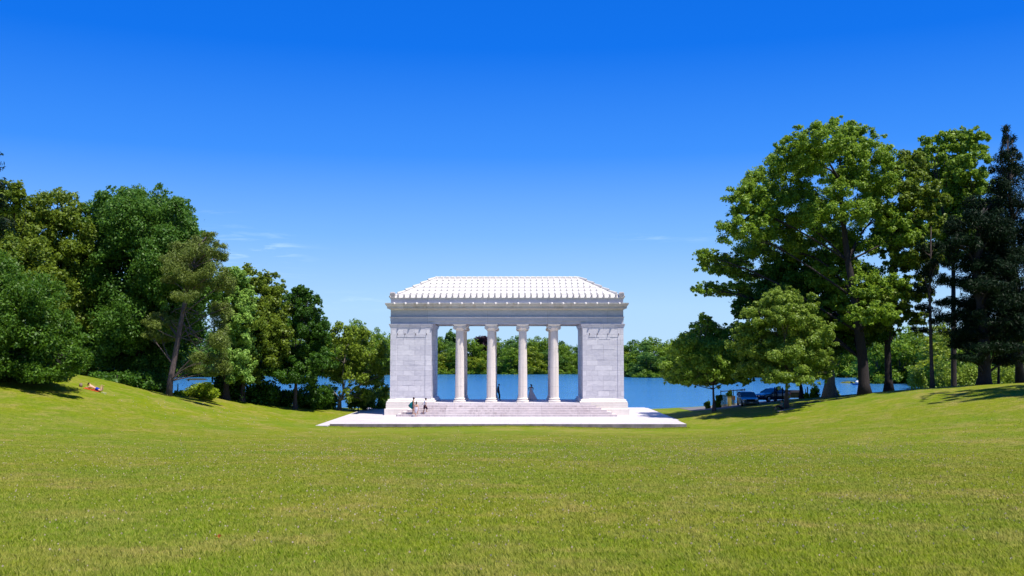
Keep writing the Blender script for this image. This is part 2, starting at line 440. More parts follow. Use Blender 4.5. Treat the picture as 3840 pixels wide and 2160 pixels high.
# lake
t = NT('lake_water')
w1 = t.noise(t.pos((1.1, 2.6, 1)), 1.3, 6, .65, .3); w2 = t.noise(t.pos((.06, .22, 1)), 1, 3)
t.bump(t.math('ADD', w1, t.math('MULTIPLY', w2, .6)), 1.0, .11)
wc = t.mix(t.mapr(w2, .3, .7), (.035,.185,.45), (.050,.225,.52))
t.set(Base_Color=wc, Roughness=.1, IOR=1.333)
lb = MB()
lb.add([(-700,60,WATER),(700,60,WATER),(700,650,WATER),(-700,650,WATER)], [(0,1,2,3)])
tag(lb.build('water', t.m), kind='structure')

# ------------------------------------------------------------------ temple
XC = P(1901, 1300, 102).x
FL = -4.62; PV = -5.85
def zf(y): return P(1901, y, 102).z
temple = empty('marble_temple', (XC, 102, PV))
tag(temple, 'white marble colonnaded temple with tiled hip roof standing on the pale terrace', 'temple')
HW, IW, D = 11.93, 7.74, 8.04     # half width, half opening, depth
def tb(mb, name, mat, parent=None, **k):
    """temple part: built with z in camera heights, y from the front face"""
    mb.v = [(x, y, z-PV) for x, y, z in mb.v]
    return mb.build(name, mat, parent or temple, **k)
zA, zB, zC, zD, zE, zF_ = zf(1214.5), zf(1187.4), zf(1161), zf(1138), zf(1118.5), None
ZW = zf(1494.5)
RUST = plain('rusty_iron', (.06,.035,.03), .8)
# plinths, pier walls with base and cap mouldings
for s in (-1, 1):
    x0, x1 = (-HW, -IW) if s < 0 else (IW, HW)
    m = MB()
    m.rect(x0, x1, 0, D, [(.50,PV),(.50,PV+.62),(.36,PV+.66),(.36,FL-.02)])
    m.rect(x0, x1, 0, D, [(.30,FL-.02),(.33,FL+.05),(.33,FL+.10),(.25,FL+.16),(.20,FL+.22),(.22,FL+.27),(.20,FL+.32),(.08,FL+.37),(.0,FL+.42)])
    pl = tb(m, 'pier_base', M['column'])
    m = MB()
    m.rect(x0, x1, 0, D, [(0,FL+.42),(0,zA-.42)])
    # corner strips framing the wall
    for xa, xb in ((x0, x0+.62), (x1-.62, x1)):
        m.box(xa+.004, xb-.004, -.045, 0.0, FL+.42, zA-.42)
    m.box(x0+.62, x1-.62, -.03, 0, zA-1.35, zA-.42)
    # a few proud facing blocks
    for k in range(5):
        bx = x0+.75+random.random()*(x1-x0-2.6); bz = -4.0 + .52*random.randint(0, 12)+.13
        m.box(bx, bx+1.17, -.012-.0013*k, 0, bz, bz+.52)
    tb(m, 'pier_wall', M['wall'])
    m = MB()
    m.rect(x0, x1, 0, D, [(.04,zA-.42),(.04,zA-.34),(.10,zA-.26),(.10,zA-.2),(.16,zA-.08),(.17,zA)])
    tb(m, 'pier_capital', M['wall'])
    m = MB()
    for bx in (x0+.72, (x0+x1)/2-.6, (x0+x1)/2+.5, x1-.5):
        m = MB(); m.tube([(bx, -.10, zf(1254)), (bx, -.03, zf(1250))], .03, 6); m.box(bx-.02, bx+.02, -.16, -.03, zf(1256), zf(1254)); tb(m, 'iron_bracket', RUST)
# floor and steps
m = MB(); m.box(-IW-.82, IW+.82, -.5, 0.0, PV-.05, FL); m.box(-IW+.37, IW-.37, 0.0, D+.5, PV-.05, FL)
tb(m, 'floor', M['pave'])
RS = (FL-PV)/6
m = MB()
for k in range(5):      # treads project as a low pyramid, bottom step widest
    hw = 8.55 + .48*(5-k); yf = -.5 - .48*(5-k); z1 = PV + RS*(k+1)
    m.box(-hw, hw, yf, yf+.48+(.3 if k < 4 else -.003), PV+.0 if k == 0 else z1-RS-.01, z1)
    for s in (-1, 1):
        xa = s*hw; xb = s*(8.55-.2)
        m.box(min(xa, xb), max(xa, xb), yf+.3, -.52+.004*k, z1-RS-.008, z1-.0025)
st_ = tb(m, 'steps', M['riser'])
st_.data.materials.append(M['step'])
for p in st_.data.polygons:
    if p.normal.z > .5: p.material_index = 1
# columns
def make_column(x, y):
    c = empty('column', (x, y, FL-PV)); c.parent = temple
    H = zA-FL
    m = MB(); m.rect(-.60,.60,-.60,.60,[(0,0),(0,.10)])
    m.lathe([(.60,.10),(.63,.14),(.63,.19),(.60,.23),(.53,.25),(.50,.30),(.53,.34),(.56,.37),(.56,.42),(.53,.45),(.49,.46)], 40)
    m.build('base', M['column'], c, smooth=False)
    n = 20
    fl = lambda i: 1 - .13*math.sin(math.pi*((i % 6)/5.0 if (i % 6) < 5 else 0))**.7 if (i % 6) not in (0, 5) else 1.0
    prof = []
    for k in range(13):
        q = k/12; r = .462 - .07*q**1.6; prof.append((r, .46 + q*(H-.46-.66)))
    m = MB(); m.lathe([(.50,.46),(.47,.50)]+[(r, z+.04) for r, z in prof], n*6, fl=fl)
    m.build('shaft', M['column'], c)
    m = MB(); z0 = H-.66
    m.lathe([(.395,z0),(.44,z0+.06),(.47,z0+.16),(.52,z0+.26),(.50,z0+.36),(.5,z0+.5)], 32)
    m.rect(-.56,.56,-.56,.56,[(0,H-.16),(.05,H-.10),(.07,H-.04),(.07,H)])
    m.box(-.52,.52,-.50,.50,H-.32,H-.15)
    for sx in (-1, 1):
        cx, cz = sx*.475, z0+.285
        m.tube([(cx,-.52,cz),(cx,-.4,cz),(cx,0,cz),(cx,.4,cz),(cx,.52,cz)], [.215,.19,.14,.19,.215], 20)
        for fy in (-.535, .535):
            pts = []
            for k in range(44):
                a = k/44*5.2*math.pi; r = .205*(1-k/50)
                pts.append((cx - sx*math.sin(a)*r*-1, fy, cz + math.cos(a)*r))
            m.tube(pts, .022, 5); m.ball((cx, fy, cz), (.045,.03,.045), 8, 5)
    for fy in (-.535, .535):
        m.tube([(-.475, fy, z0+.49), (.475, fy, z0+.49)], .022, 5)
    m.build('capital', M['antefix'] if False else M['column'], c)
    return c
cxs = [(px-1941)/F*102.7 - XC for px in (1725, 1843.5, 1960, 2078.5)]
spc = (cxs[3]-cxs[0])/3
cxs = [-1.5*spc, -.5*spc, .5*spc, 1.5*spc]
c0 = None
for row, yy in enumerate((.72, D-.72)):
    for k, cx in enumerate(cxs):
        if c0 is None: c = c0 = make_column(cx, yy)
        else:
            c = copy_tree(c0, temple); c.location = (cx, yy, FL-PV)
        c['label'] = ('front' if row == 0 else 'back') + ' row fluted ionic column, ' + ('first', 'second', 'third', 'fourth')[k] + ' from the left'
# entablature
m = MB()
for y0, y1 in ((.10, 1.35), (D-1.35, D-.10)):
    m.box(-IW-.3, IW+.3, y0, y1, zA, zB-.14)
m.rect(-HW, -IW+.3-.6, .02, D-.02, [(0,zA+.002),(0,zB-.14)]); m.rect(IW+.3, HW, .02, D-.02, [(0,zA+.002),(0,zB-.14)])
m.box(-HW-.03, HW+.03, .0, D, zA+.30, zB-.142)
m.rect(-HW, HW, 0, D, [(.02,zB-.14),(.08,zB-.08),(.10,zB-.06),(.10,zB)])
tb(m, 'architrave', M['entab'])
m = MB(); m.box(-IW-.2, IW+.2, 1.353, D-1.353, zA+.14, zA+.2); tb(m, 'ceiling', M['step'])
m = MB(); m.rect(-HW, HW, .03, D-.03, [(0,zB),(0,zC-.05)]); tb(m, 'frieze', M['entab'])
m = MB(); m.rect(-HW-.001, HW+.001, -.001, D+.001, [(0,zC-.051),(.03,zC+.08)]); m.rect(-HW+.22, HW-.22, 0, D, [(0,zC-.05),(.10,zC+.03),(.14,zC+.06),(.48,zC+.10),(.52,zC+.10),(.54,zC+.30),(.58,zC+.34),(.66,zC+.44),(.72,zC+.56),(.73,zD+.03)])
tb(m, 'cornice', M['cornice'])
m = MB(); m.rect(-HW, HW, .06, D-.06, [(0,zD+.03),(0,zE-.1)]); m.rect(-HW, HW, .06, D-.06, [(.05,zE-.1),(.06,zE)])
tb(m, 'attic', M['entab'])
# roof: stepped tile courses, cover ribs, antefixes
EZ = zE + .02; ridge = P(1895, 1042, 102+D/2); RZ = ridge.z; rdx = (2168-1628)/2/F*(102+D/2)
def roof_pt(side, u, tq, lift=0):
    """side 0 front,1 right,2 back,3 left; u along, tq 0..1 up the slope"""
    hx = HW+.10 + (rdx - HW-.10)*tq; hy = (D/2+.08)*(1-tq)
    z = EZ + (RZ-EZ)*tq + lift
    if side == 0: return (u*hx, D/2-hy, z)
    if side == 2: return (-u*hx, D/2+hy, z)
    if side == 1: return (hx, D/2+u*hy, z)
    return (-hx, D/2-u*hy, z)
m = MB(); NR = 6
for sd in range(4):
    for k in range(NR):
        t0, t1 = k/NR, (k+1)/NR
        a, b = roof_pt(sd, -1, t0, .055), roof_pt(sd, 1, t0, .055)
        c_, d_ = roof_pt(sd, 1, t1, .0), roof_pt(sd, -1, t1, .0)
        a2, b2 = roof_pt(sd, -1, t0, 0), roof_pt(sd, 1, t0, 0)
        m.add([a, b, c_, d_, a2, b2], [(0,1,2,3), (4,5,1,0)])
m.rect(-HW-.06, HW+.06, -.04, D+.04, [(0,zE+.0),(0,EZ+.004)])
roof = tb(m, 'roof', M['roof'])
rb = MB()
def rib(p0, p1, w, h, w2=None):
    p0, p1 = Vector(p0), Vector(p1); d = (p1-p0).normalized(); sdv = d.cross(Vector((0,0,1)))
    sdv = sdv.normalized(); up = sdv.cross(d)
    vs = []
    for p, ww, hh in ((p0, w, h*1.25), (p1, w*.8, h*.75)):
        vs += [p-sdv*ww, p-sdv*ww*.6+up*hh*.8, p+up*hh, p+sdv*ww*.6+up*hh*.8, p+sdv*ww]
    rb.add(vs, [(0,1,6,5),(1,2,7,6),(2,3,8,7),(3,4,9,8),(0,4,3,2,1),(5,6,7,8,9)])
ant_pts = []
for sd in range(4):
    half = HW if sd in (0, 2) else D/2
    nr = 37 if sd in (0, 2) else 12
    for i in range(nr):
        x = (-1 + 2*(i+.5)/nr)*(half-.45)
        ant_pts.append((sd, x))
        for k in range(NR):
            t0, t1 = k/NR, (k+1)/NR
            h0 = (HW+.10+(rdx-HW-.10)*t0) if sd in (0, 2) else (D/2+.08)*(1-t0)
            h1 = (HW+.10+(rdx-HW-.10)*t1) if sd in (0, 2) else (D/2+.08)*(1-t1)
            if abs(x) > h1-.05: 
                break
            rib(roof_pt(sd, x/h0, t0, .07), roof_pt(sd, x/h1, t1, .0), .08, .085)
for sx in (-1, 1):
    for sy in (0, 2):
        for k in range(NR):
            u = sx if sy == 0 else -sx
            rib(roof_pt(sy, u, k/NR, .06), roof_pt(sy, u, (k+1)/NR, 0), .12, .16)
for k in range(27):
    xa = -rdx + 2*rdx*k/27; rib((xa, D/2, RZ+.0), (xa+2*rdx/27, D/2, RZ+.02), .14, .14)
rb.v = [(x, y, z-PV) for x, y, z in rb.v]
rb.build('roof_ribs', M['roof'], roof)
a0 = None
for sd, x in ant_pts:
    if sd == 2 or sd == 3: continue
    if a0 is None:
        mm = MB()
        mm.add([(-.09,-.05,0),(.09,-.05,0),(.10,-.05,.2),(.07,-.05,.34),(0,-.05,.42),(-.07,-.05,.34),(-.10,-.05,.2),
                (-.09,.06,0),(.09,.06,0),(.10,.06,.2),(.07,.06,.34),(0,.06,.42),(-.07,.06,.34),(-.10,.06,.2)],
               [(0,1,2,3,4,5,6),(13,12,11,10,9,8,7)]+[(i,7+i,7+(i+1)%7,(i+1)%7) for i in range(7)])
        mm.ball((0,-.06,.26),(.05,.03,.08),6,5)
        a0 = mm.build('antefix', M['antefix'], roof); c = a0
    else:
        c = a0.copy(); col.objects.link(c)
    if sd == 0: c.location = (x, -.06, EZ-PV+.01)
    else: c.location = (HW+.1, D/2+x, EZ-PV+.01); c.rotation_euler = (0, 0, math.pi/2)
ac0 = None
for sx in (-1, 1):
    for yy in (.12, D-.12):
        if ac0 is None:
            mm = MB(); mm.rect(-.24,.24,-.22,.22,[(0,0),(.02,.06),(.0,.1),(.0,.34),(.03,.42),(.01,.56),(-.06,.62)])
            for q in range(5):
                mm.tube([(-.2+.1*q,-.23,.12),(-.24+.12*q,-.25,.35),(-.15+.07*q,-.24,.56)], .028, 5)
            ac0 = mm.build('acroterion', M['antefix'], roof); c = ac0
        else: c = ac0.copy(); col.objects.link(c)
        c.location = (sx*(HW-.18), yy, EZ-PV)
        if sx > 0: c.scale = (-1, 1, 1)
sp0 = None
for k in range(21):
    if sp0 is None:
        mm = MB(); mm.ball((0,-.02,0),(.11,.12,.11),10,7); mm.ball((0,-.12,-.03),(.07,.07,.06),8,5); mm.ball((0,.02,.03),(.13,.08,.12),8,5)
        sp0 = mm.build('water_spout', M['roof'], temple, smooth=True); c = sp0
    else: c = sp0.copy(); col.objects.link(c)
    c.location = (-HW+.45 + (2*HW-.9)*k/20, -.74, zD-.06-PV)

# terrace
tr = MB()
tx0, tx1 = P(1235, 1585, 88).x, P(2576, 1577, 88).x
tr.box(tx0, tx1, 88.2, 117.3, PV-.35, PV)
terr = tr.build('terrace_pavement', M['pave']); tag(terr, kind='structure')
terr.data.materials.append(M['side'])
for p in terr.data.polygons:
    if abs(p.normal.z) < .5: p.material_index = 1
kb = MB()
nseg = 16
for i in range(nseg):
    ya, yb = 87.0+30.6*i/nseg, 87.0+30.6*(i+1)/nseg
    za = PV-.07
    kb.box(tx0-1.05, tx0-.004, ya, yb-.02, za-.25, za)
    if i > 3: kb.box(tx1+.004, tx1+.42, ya, yb-.02, za-.25, za)
o = kb.build('pavement_kerb', M['pave']); tag(o, kind='structure')
#@@OBJECTS@@
# ------------------------------------------------------------------ trees
def leaves(centers, radii, n, size, up=.35, needle=False, shell=.55, squash=1.0, tint0=None, tvar=.25):
    """n leaf faces spread over clumps; returns (verts, tint)"""
    centers = np.asarray(centers, float); radii = np.asarray(radii, float)
    w = radii[:, 0]*radii[:, 2] if radii.ndim == 2 else radii**2
    if radii.ndim == 1: radii = np.stack([radii]*3, 1)
    k = RNG.choice(len(centers), n, p=w/w.sum())
    d = RNG.normal(size=(n, 3)); d /= np.linalg.norm(d, axis=1)[:, None]
    rr = shell + (1-shell)*RNG.random(n)**.7; rr = np.where(RNG.random(n) < .25, RNG.random(n), rr)
    rr *= 1 + .22*RNG.normal(size=n)*(RNG.random(n) < .35)
    c = centers[k] + d*radii[k]*rr[:, None]
    nrm = d*.7 + RNG.normal(size=(n, 3))*.55 + np.array([0, 0, up]); nrm /= np.linalg.norm(nrm, axis=1)[:, None]
    a = np.cross(nrm, RNG.normal(size=(n, 3))); a /= np.linalg.norm(a, axis=1)[:, None]
    b = np.cross(nrm, a)
    s = size*(.55+.9*RNG.random(n))
    asp = .18 if needle else .62
    a = a*s[:, None]; b = b*(s*asp)[:, None]
    droop = np.zeros((n, 3)); droop[:, 2] = -.25*s
    v = np.stack([c-a+droop, c-b*1.0, c+a+droop, c+b*1.0], 1).reshape(-1, 3)
    t = RNG.random(n)*(1-tvar) + tvar*(.5 if tint0 is None else tint0[k])
    return v, np.clip(t, 0, 1)

def clumps_of(lobes, sub=14, rel=.34):
    """lobes: [(center, (rx,ry,rz))] -> sub clump centres on each lobe"""
    cs, rs, ti = [], [], []
    for c, r in lobes:
        c = np.array(c); r = np.array(r); m = max(5, int(sub))
        for i in range(m):
            d = RNG.normal(size=3); d /= np.linalg.norm(d)
            if d[2] < -.6: d[2] *= .4
            q = .55+.45*RNG.random()
            cs.append(c + d*r*q); f = rel*(.65+.7*RNG.random()); g = (r[0]*r[2])**.5; rs.append(np.array([(g+r[0])/2*f*1.25, (g+r[1])/2*f*1.25, (g*1.3+r[2])/2.3*f*1.2])); ti.append(RNG.random())
        for i in range(m//2):      # twiggy ends poking out of the outline
            d = RNG.normal(size=3); d /= np.linalg.norm(d); d[2] = abs(d[2]) if RNG.random() < .6 else d[2]
            cs.append(c + d*r*(.98+.16*RNG.random())); g = (r[0]*r[2])**.5*(.07+.08*RNG.random()); rs.append(np.array([g*1.2, g*1.2, g])); ti.append(RNG.random())
    return np.array(cs), np.array(rs), np.array(ti)

def limb(mb, a, b, r0, r1, sag=.15, n=5, sides=6):
    a, b = Vector(a), Vector(b); L = (b-a).length; pts = []; rs = []
    off = Vector((random.uniform(-1, 1), random.uniform(-1, 1), random.uniform(-.3, .8)))*L*sag
    for k in range(n+1):
        q = k/n; pts.append(a.lerp(b, q) + off*math.sin(math.pi*q)); rs.append(r0+(r1-r0)*q)
    mb.tube(pts, rs, sides); return pts

def tree(name, label, Y, base_px, lobes, mat, r0, n, size, bk='dark', fork=None, trunk=None, cat='tree', group=None,
         sub=14, rel=.34, needle=False, depth=.85, limbs=True, up=.35, shell=.55, base_off=0, yjit=.25, extra=None, flare=1.6, grow=1.0):
    """a tree standing at distance Y; lobes = crown masses (px, py, rx, ry) measured at that distance"""
    bx = P(base_px, 1400, Y).x; bz = gzz(bx, Y) + base_off
    root = empty(name, (bx, Y, bz)); tag(root, label, cat, group)
    L = []
    rng = random.Random(int(base_px*7+Y))
    xl = min(l[0]-l[2] for l in lobes); xr = max(l[0]+l[2] for l in lobes); cxm = (xl+xr)/2; hwm = (xr-xl)/2
    for li, lb_ in enumerate(lobes):
        px, py, rx, ry = lb_[:4]; reach = max(0, 1-((px-cxm)/hwm)**2)**.5*hwm/F*Y - rx/F*Y*.7; dy = lb_[4] if len(lb_) > 4 else (1 if (li+int(base_px)) % 2 else -1)*rng.uniform(.15, .95)*max(reach, 0)*yjit*3.6
        c = P(px, py, Y+dy); k = (Y+dy)/F
        ex = 1.06*grow; L.append((np.array([c.x-bx, c.y-Y, c.z-bz]), np.array([rx*k*ex, rx*k*depth*1.1, (ry*k*ex*1.15 if not needle else ry*k*1.2)])))
    cs, rs, ti = clumps_of(L, sub, rel)
    v, t = leaves(cs, rs, n, size, up=up, needle=needle, tint0=ti, shell=shell)
    # keep foliage above the ground
    zc = v.reshape(-1, 4, 3)[:, :, 2].min(1); keep = zc > -.4
    v = v.reshape(-1, 4, 3)[keep].reshape(-1, 3); t = t[keep]
    mb = MB()
    if trunk:
        pts = [P(px, py, Y+ (q[2] if len(q) > 2 else 0)) - Vector((bx, Y, bz)) for q in trunk for px, py in [q[:2]]]
        pts[0].z = -.3
    else:
        fx, fy = fork if fork else (base_px+rng.uniform(-8, 8), L and min(l[1] for l in lobes)+120)
        f = P(fx, fy, Y) - Vector((bx, Y, bz)); pts = [Vector((0, 0, -.4)), Vector((0, 0, .1)), Vector((f.x*.1, 0, 1.0)), Vector((f.x*.5, 0, f.z*.5)), f]
    m_ = len(pts); rad = [r0*flare] + [r0*(1.0 - (.88 if trunk else .5)*(k/(m_-1))**1.5) for k in range(1, m_)]
    if not trunk: rad[1] = r0*1.3
    mb.tube(pts, rad, 12)
    if limbs:
        top = pts[-1]; mids = pts[1:] if trunk else [pts[-1], pts[-2].lerp(pts[-1], .7)]
        for (c, r) in L:
            c = Vector(c); cand = min(mids, key=lambda p: (p-c).length + max(0, p.z-c.z+.45*math.hypot(p.x-c.x, p.y-c.y))*3)
            q = limb(mb, cand, c, max(r0*.22, .05), max(r0*.08, .025), .12)
            for j in range(3):
                d = Vector(RNG.normal(size=3)).normalized(); e = c + Vector((d.x*r[0], d.y*r[1], d.z*r[2]))*.75
                limb(mb, q[3+j % 2], e, max(r0*.09, .025), .015, .12, 4, 4)
    if extra: extra(mb, Vector((bx, Y, bz)))
    mb.build('trunk', BK[bk], root, smooth=True)
    np_mesh('crown', v, 4, LM[mat], root, tint=t)
    return root

GL = 'broadleaf trees left of the temple'; GR = 'tall trees on the right lawn'
tree('broadleaf_tree', 'low spreading dark green tree at the far left with branches sweeping to the grass', 76, -40,
     [(60,1250,190,170),(200,1330,110,90),(100,1130,120,80),(-80,1200,150,230),(190,1405,110,40),(60,1410,150,45),(20,1330,190,110),(250,1240,50,60),(285,1350,50,50)],
     'mid', .45, 85260, 0.103, fork=(-30, 1300), group=GL, sub=32, rel=.24)
tree('broadleaf_tree', 'tall olive green tree rising at the left edge above the low dark tree', 90, -30,
     [(20,760,70,60),(10,900,130,100),(70,1010,150,100),(-80,850,110,180),(45,720,45,35),(90,860,60,50)], 'olive', .5, 37700, 0.143, fork=(-20, 1150), group=GL, sub=30, rel=.23)
tree('conifer_tree', 'dark conifer branch tips poking in at the far left top edge', 70, -95,
     [(-60,600,66,36),(-80,680,92,20),(-90,760,100,30),(-80,860,110,40),(-110,520,50,40)], 'spruce', .4, 7000, .2, needle=True, group='conifers', fork=(-95, 560), depth=.6)
tree('broadleaf_tree', 'feathery olive tree between the left edge tree and the large green maple', 97, 190,
     [(205,800,95,60),(150,880,110,80),(260,900,90,90),(280,1000,110,100),(180,1030,120,100),(215,742,45,28),(130,770,40,30),(290,810,40,40),(200,1180,150,110),(250,1330,110,90)],
     'olive', .45, 43500, 0.143, fork=(195, 1000), group=GL, sub=28, rel=.22)
tree('maple_tree', 'largest dense green maple with a domed crown left of the leaning pine', 99, 530,
     [(430,760,70,50),(560,765,100,60),(655,850,85,85),(715,930,75,75),(520,880,190,120),(370,930,110,100),(640,1030,150,140),(430,1080,190,140),(560,1200,190,120),(350,1200,110,90),(450,1330,150,90),(610,1330,80,70),(745,1060,90,110),(340,1330,90,80),(540,1400,90,45),(400,840,70,60)],
     'blue', .7, 192850, 0.117, fork=(530, 1150), group=GL, sub=34, rel=.22, yjit=.13)
tree('maple_tree', 'deep green tree filling the shade beneath the domed maple', 104, 420,
     [(400,820,90,70),(600,820,120,60),(500,1000,200,160),(380,1250,150,130),(560,1280,180,130),(690,1220,90,90),(300,1120,110,110),(600,1370,60,60),(480,1400,120,60)],
     'deep', .6, 85260, 0.152, fork=(430, 1150), group=GL, yjit=.08, sub=20, rel=.3)
def dead(mb, o):
    for a, b in [((690,1150),(790,1210)),((688,1150),(760,1290)),((686,1170),(745,1180)),((690,1210),(765,1335)),((680,1215),(735,1245)),((640+52,1240),(800,1285)),((672,1265),(742,1290)),((700,1155),(640,1175)),((668,1235),(640,1200))]:
        p0 = P(*a, 91) - o; p1 = P(*b, 91+random.uniform(-2, 1)) - o
        q = limb(mb, p0, p1, .055, .02, .14, 6, 5)
        for k in (2, 3, 4, 5):
            for _ in range(2):
                limb(mb, q[k], q[k] + Vector((random.uniform(-.2, .9), random.uniform(-.5, .5), random.uniform(-.9, .3))), .02, .008, .1, 3, 4)
tree('pine_tree', 'leaning pine with bare lower branches and olive tufts in front of the dark trees', 91, 634,
     [(785,884,30,9),(755,902,35,14),(815,918,30,11),(700,925,60,18),(760,945,70,20),(690,965,60,24),(640,975,40,16),(830,965,28,16),(655,1010,50,22),(730,1000,80,28),(805,1020,50,24),(640,1050,36,16),(720,1050,60,22),(770,1075,60,22),(845,1060,30,40),
      (590,1180,34,16),(570,1215,40,18),(620,1210,36,20),(560,1255,28,14),(605,1262,36,18),(690,1110,50,20),(830,1220,26,34),(820,1290,36,44),(835,1370,26,40),(770,1350,44,24),(745,1380,40,18),(790,1395,30,14),(830,1160,30,30)],
     'pine', .28, 60000, .13, bk='pine', yjit=.3, trunk=[(634,1476),(638,1430),(650,1370),(668,1270),(684,1180),(698,1100),(718,1010),(745,930),(775,885)], needle=True, sub=9, rel=.42, depth=.8, extra=dead, group='conifers', flare=1.15)
tree('maple_tree', 'silvery light green tree just behind the leaning pine', 101, 850,
     [(870,1050,50,40),(850,1130,75,70),(890,1220,65,70),(850,1280,60,60),(890,1330,65,60),(920,1130,40,50),(890,1400,50,50)], 'silver', .35, 31900, 0.126, fork=(850, 1250), group=GL, sub=32, rel=.2, yjit=.12)
tree('oak_tree', 'tall olive oak right of the silvery tree with bare stems showing low', 104, 910,
     [(940,1045,55,42),(1000,1075,60,45),(930,1130,85,65),(1020,1170,60,80),(950,1240,100,60),(880,1300,80,70),(990,1330,90,60),(900,1400,100,50),(1040,1260,50,60),(890,1180,40,50)],
     'olive', .3, 43500, 0.134, bk='mid', fork=(925, 1290), group=GL, sub=28, rel=.2)
tree('maple_tree', 'dark green maple with layered branches between the oak and the yellow green tree', 106, 1108,
     [(1135,1098,35,22),(1110,1130,50,36),(1160,1150,45,36),(1090,1205,90,55),(1160,1235,75,60),(1105,1300,105,70),(1170,1360,80,60),(1050,1350,90,50),(1110,1415,95,34),(1195,1290,40,40),(1030,1265,50,40),(1060,1165,40,30)],
     'deep', .24, 85260, 0.103, bk='mid', fork=(1112, 1380), group=GL, sub=32, rel=.19)
def l9(mb, o):
    for b in [(1345,1490),(1220,1440),(1300,1400),(1360,1440),(1425,1410)]:
        limb(mb, P(1278, 1500, 110)-o, P(*b, 110)-o, .09, .03, .08, 5, 6)
tree('birch_tree', 'yellow green loose tree beside the left end of the terrace', 111, 1274,
     [(1280,1262,60,42),(1350,1275,55,45),(1240,1320,55,45),(1300,1345,90,55),(1390,1330,55,55),(1270,1410,70,40),(1370,1410,75,45),(1420,1470,42,38),(1340,1480,60,32),(1225,1480,45,32),(1430,1380,36,30)],
     'yellow', .2, 37700, 0.118, bk='pale', trunk=[(1272,1535),(1274,1505),(1290,1470),(1284,1420),(1290,1360),(1300,1300)], group=GL, sub=18, rel=.25, shell=.3, extra=l9)

# shrubs along the left bank
def shrub(label, Y, px, lobes, mat, n, size, group='shrubs along the bank', name='shrub'):
    gy = 1340 - gzz(P(px, 1400, Y).x, Y)/Y*F; l0 = lobes[0]
    lobes = list(lobes) + [(l0[0], min(gy-l0[3]*.5, (gy+l0[1])/2+4), l0[2]*.85, max(l0[3]*.8, (gy-l0[1])*.6))]
    return tree(name, label, Y, px, lobes, mat, .05, n, size, fork=(px, lobes[0][1]+10), cat='shrub', group=group, sub=12, rel=.4, flare=1.1)
shrub('bright lime green bush at the foot of the leaning pine', 96, 745, [(745,1468,50,22),(780,1470,36,24),(700,1478,34,14),(800,1482,20,14)], 'bush', 9000, .09)
shrub('small grassy green plant close beside the pine trunk', 95, 668, [(668,1484,16,10),(690,1486,20,9)], 'bush', 1500, .08)
shrub('dark shrub under the silvery tree left of the oak stems', 105, 860, [(860,1460,60,40),(900,1480,40,30),(820,1470,30,20)], 'deep', 8000, .13)
shrub('dark shrub right of the oak stems', 106, 990, [(990,1470,55,34),(960,1490,40,22)], 'deep', 7000, .13)
shrub('dark shrub left of the layered maple trunk', 108, 1060, [(1060,1480,40,34)], 'deep', 5000, .13)
shrub('dark shrub right of the layered maple trunk', 109, 1170, [(1170,1490,55,34),(1200,1505,30,20)], 'deep', 7000, .13)
shrub('green shrub left of the yellow green tree stem', 112, 1235, [(1235,1505,28,24)], 'mid', 2500, .12)
shrub('leafy green shrub right of the yellow green tree stem', 113, 1345, [(1345,1500,42,28),(1380,1510,30,18)], 'mid', 5000, .12)
shrub('green shrub touching the terrace corner left of the temple', 115, 1430, [(1430,1495,38,34),(1455,1510,18,16)], 'mid', 5000, .12)
shrub('dark brush at the grass edge behind the low left tree', 92, 440, [(440,1440,90,34),(360,1430,60,26),(520,1450,60,24)], 'deep', 9000, .14)
shrub('dark brush left of the pine trunk at the grass edge', 94, 580, [(580,1450,50,34),(540,1455,50,28)], 'deep', 7000, .14)

# right side
tree('young_tree', 'small spreading tree nearest the terrace on the right, in front of the fenced bin yard', 100, 2676,
     [(2640,1200,26,22),(2622,1235,36,26),(2760,1225,24,16),(2660,1265,95,42),(2580,1310,75,45),(2740,1290,90,50),(2690,1340,120,55),(2570,1385,85,38),(2640,1400,120,38),(2780,1370,90,50),(2560,1425,60,20),(2650,1432,90,16),(2760,1425,60,16)],
     'maple', .17, 58000, 0.109, bk='mid', fork=(2674, 1445), group=GR, sub=32, rel=.2, flare=1.3)
tree('young_tree', 'rounded young tree with a pointed top in front of the parked sedan', 92, 2947,
     [(2930,1095,40,26),(2915,1130,60,34),(2990,1150,70,46),(2870,1190,80,46),(2940,1240,120,60),(3040,1260,80,56),(2850,1300,110,56),(2960,1330,130,60),(3050,1350,75,56),(2800,1250,50,36),(2850,1385,110,36),(2960,1410,120,34),(3070,1400,46,30),(2960,1190,60,40)],
     'young', .21, 87000, 0.105, bk='mid', fork=(2950, 1420), group=GR, sub=34, rel=.19, flare=1.3)
R3 = [(3150,490,60,34),(3060,535,95,52),(3215,540,80,50),(3000,610,110,60),(3120,640,130,80),(3275,640,90,80),(2900,700,95,70),(2815,770,90,60),(2960,790,130,80),(3130,780,120,80),(3330,760,90,80),(2800,860,90,60),(2910,920,130,70),(3080,930,120,80),(3250,900,110,80),(2655,965,46,24),(2710,1000,80,34),(2830,1010,120,46),(3380,880,70,70),(3010,1040,130,60),(3170,1050,130,60),(2650,1085,46,20),(2740,1090,90,26),(2830,1100,80,30),(3190,1130,90,50),(3290,1085,90,50),(3140,1200,100,46),(3265,1185,80,38),(3210,1240,60,24)]
R3 = [(l[0], l[1], l[2], l[3], 5.5 + (i % 3)*1.2) if l[0] < 3090 and l[1] > 900 else l for i, l in enumerate(R3)]
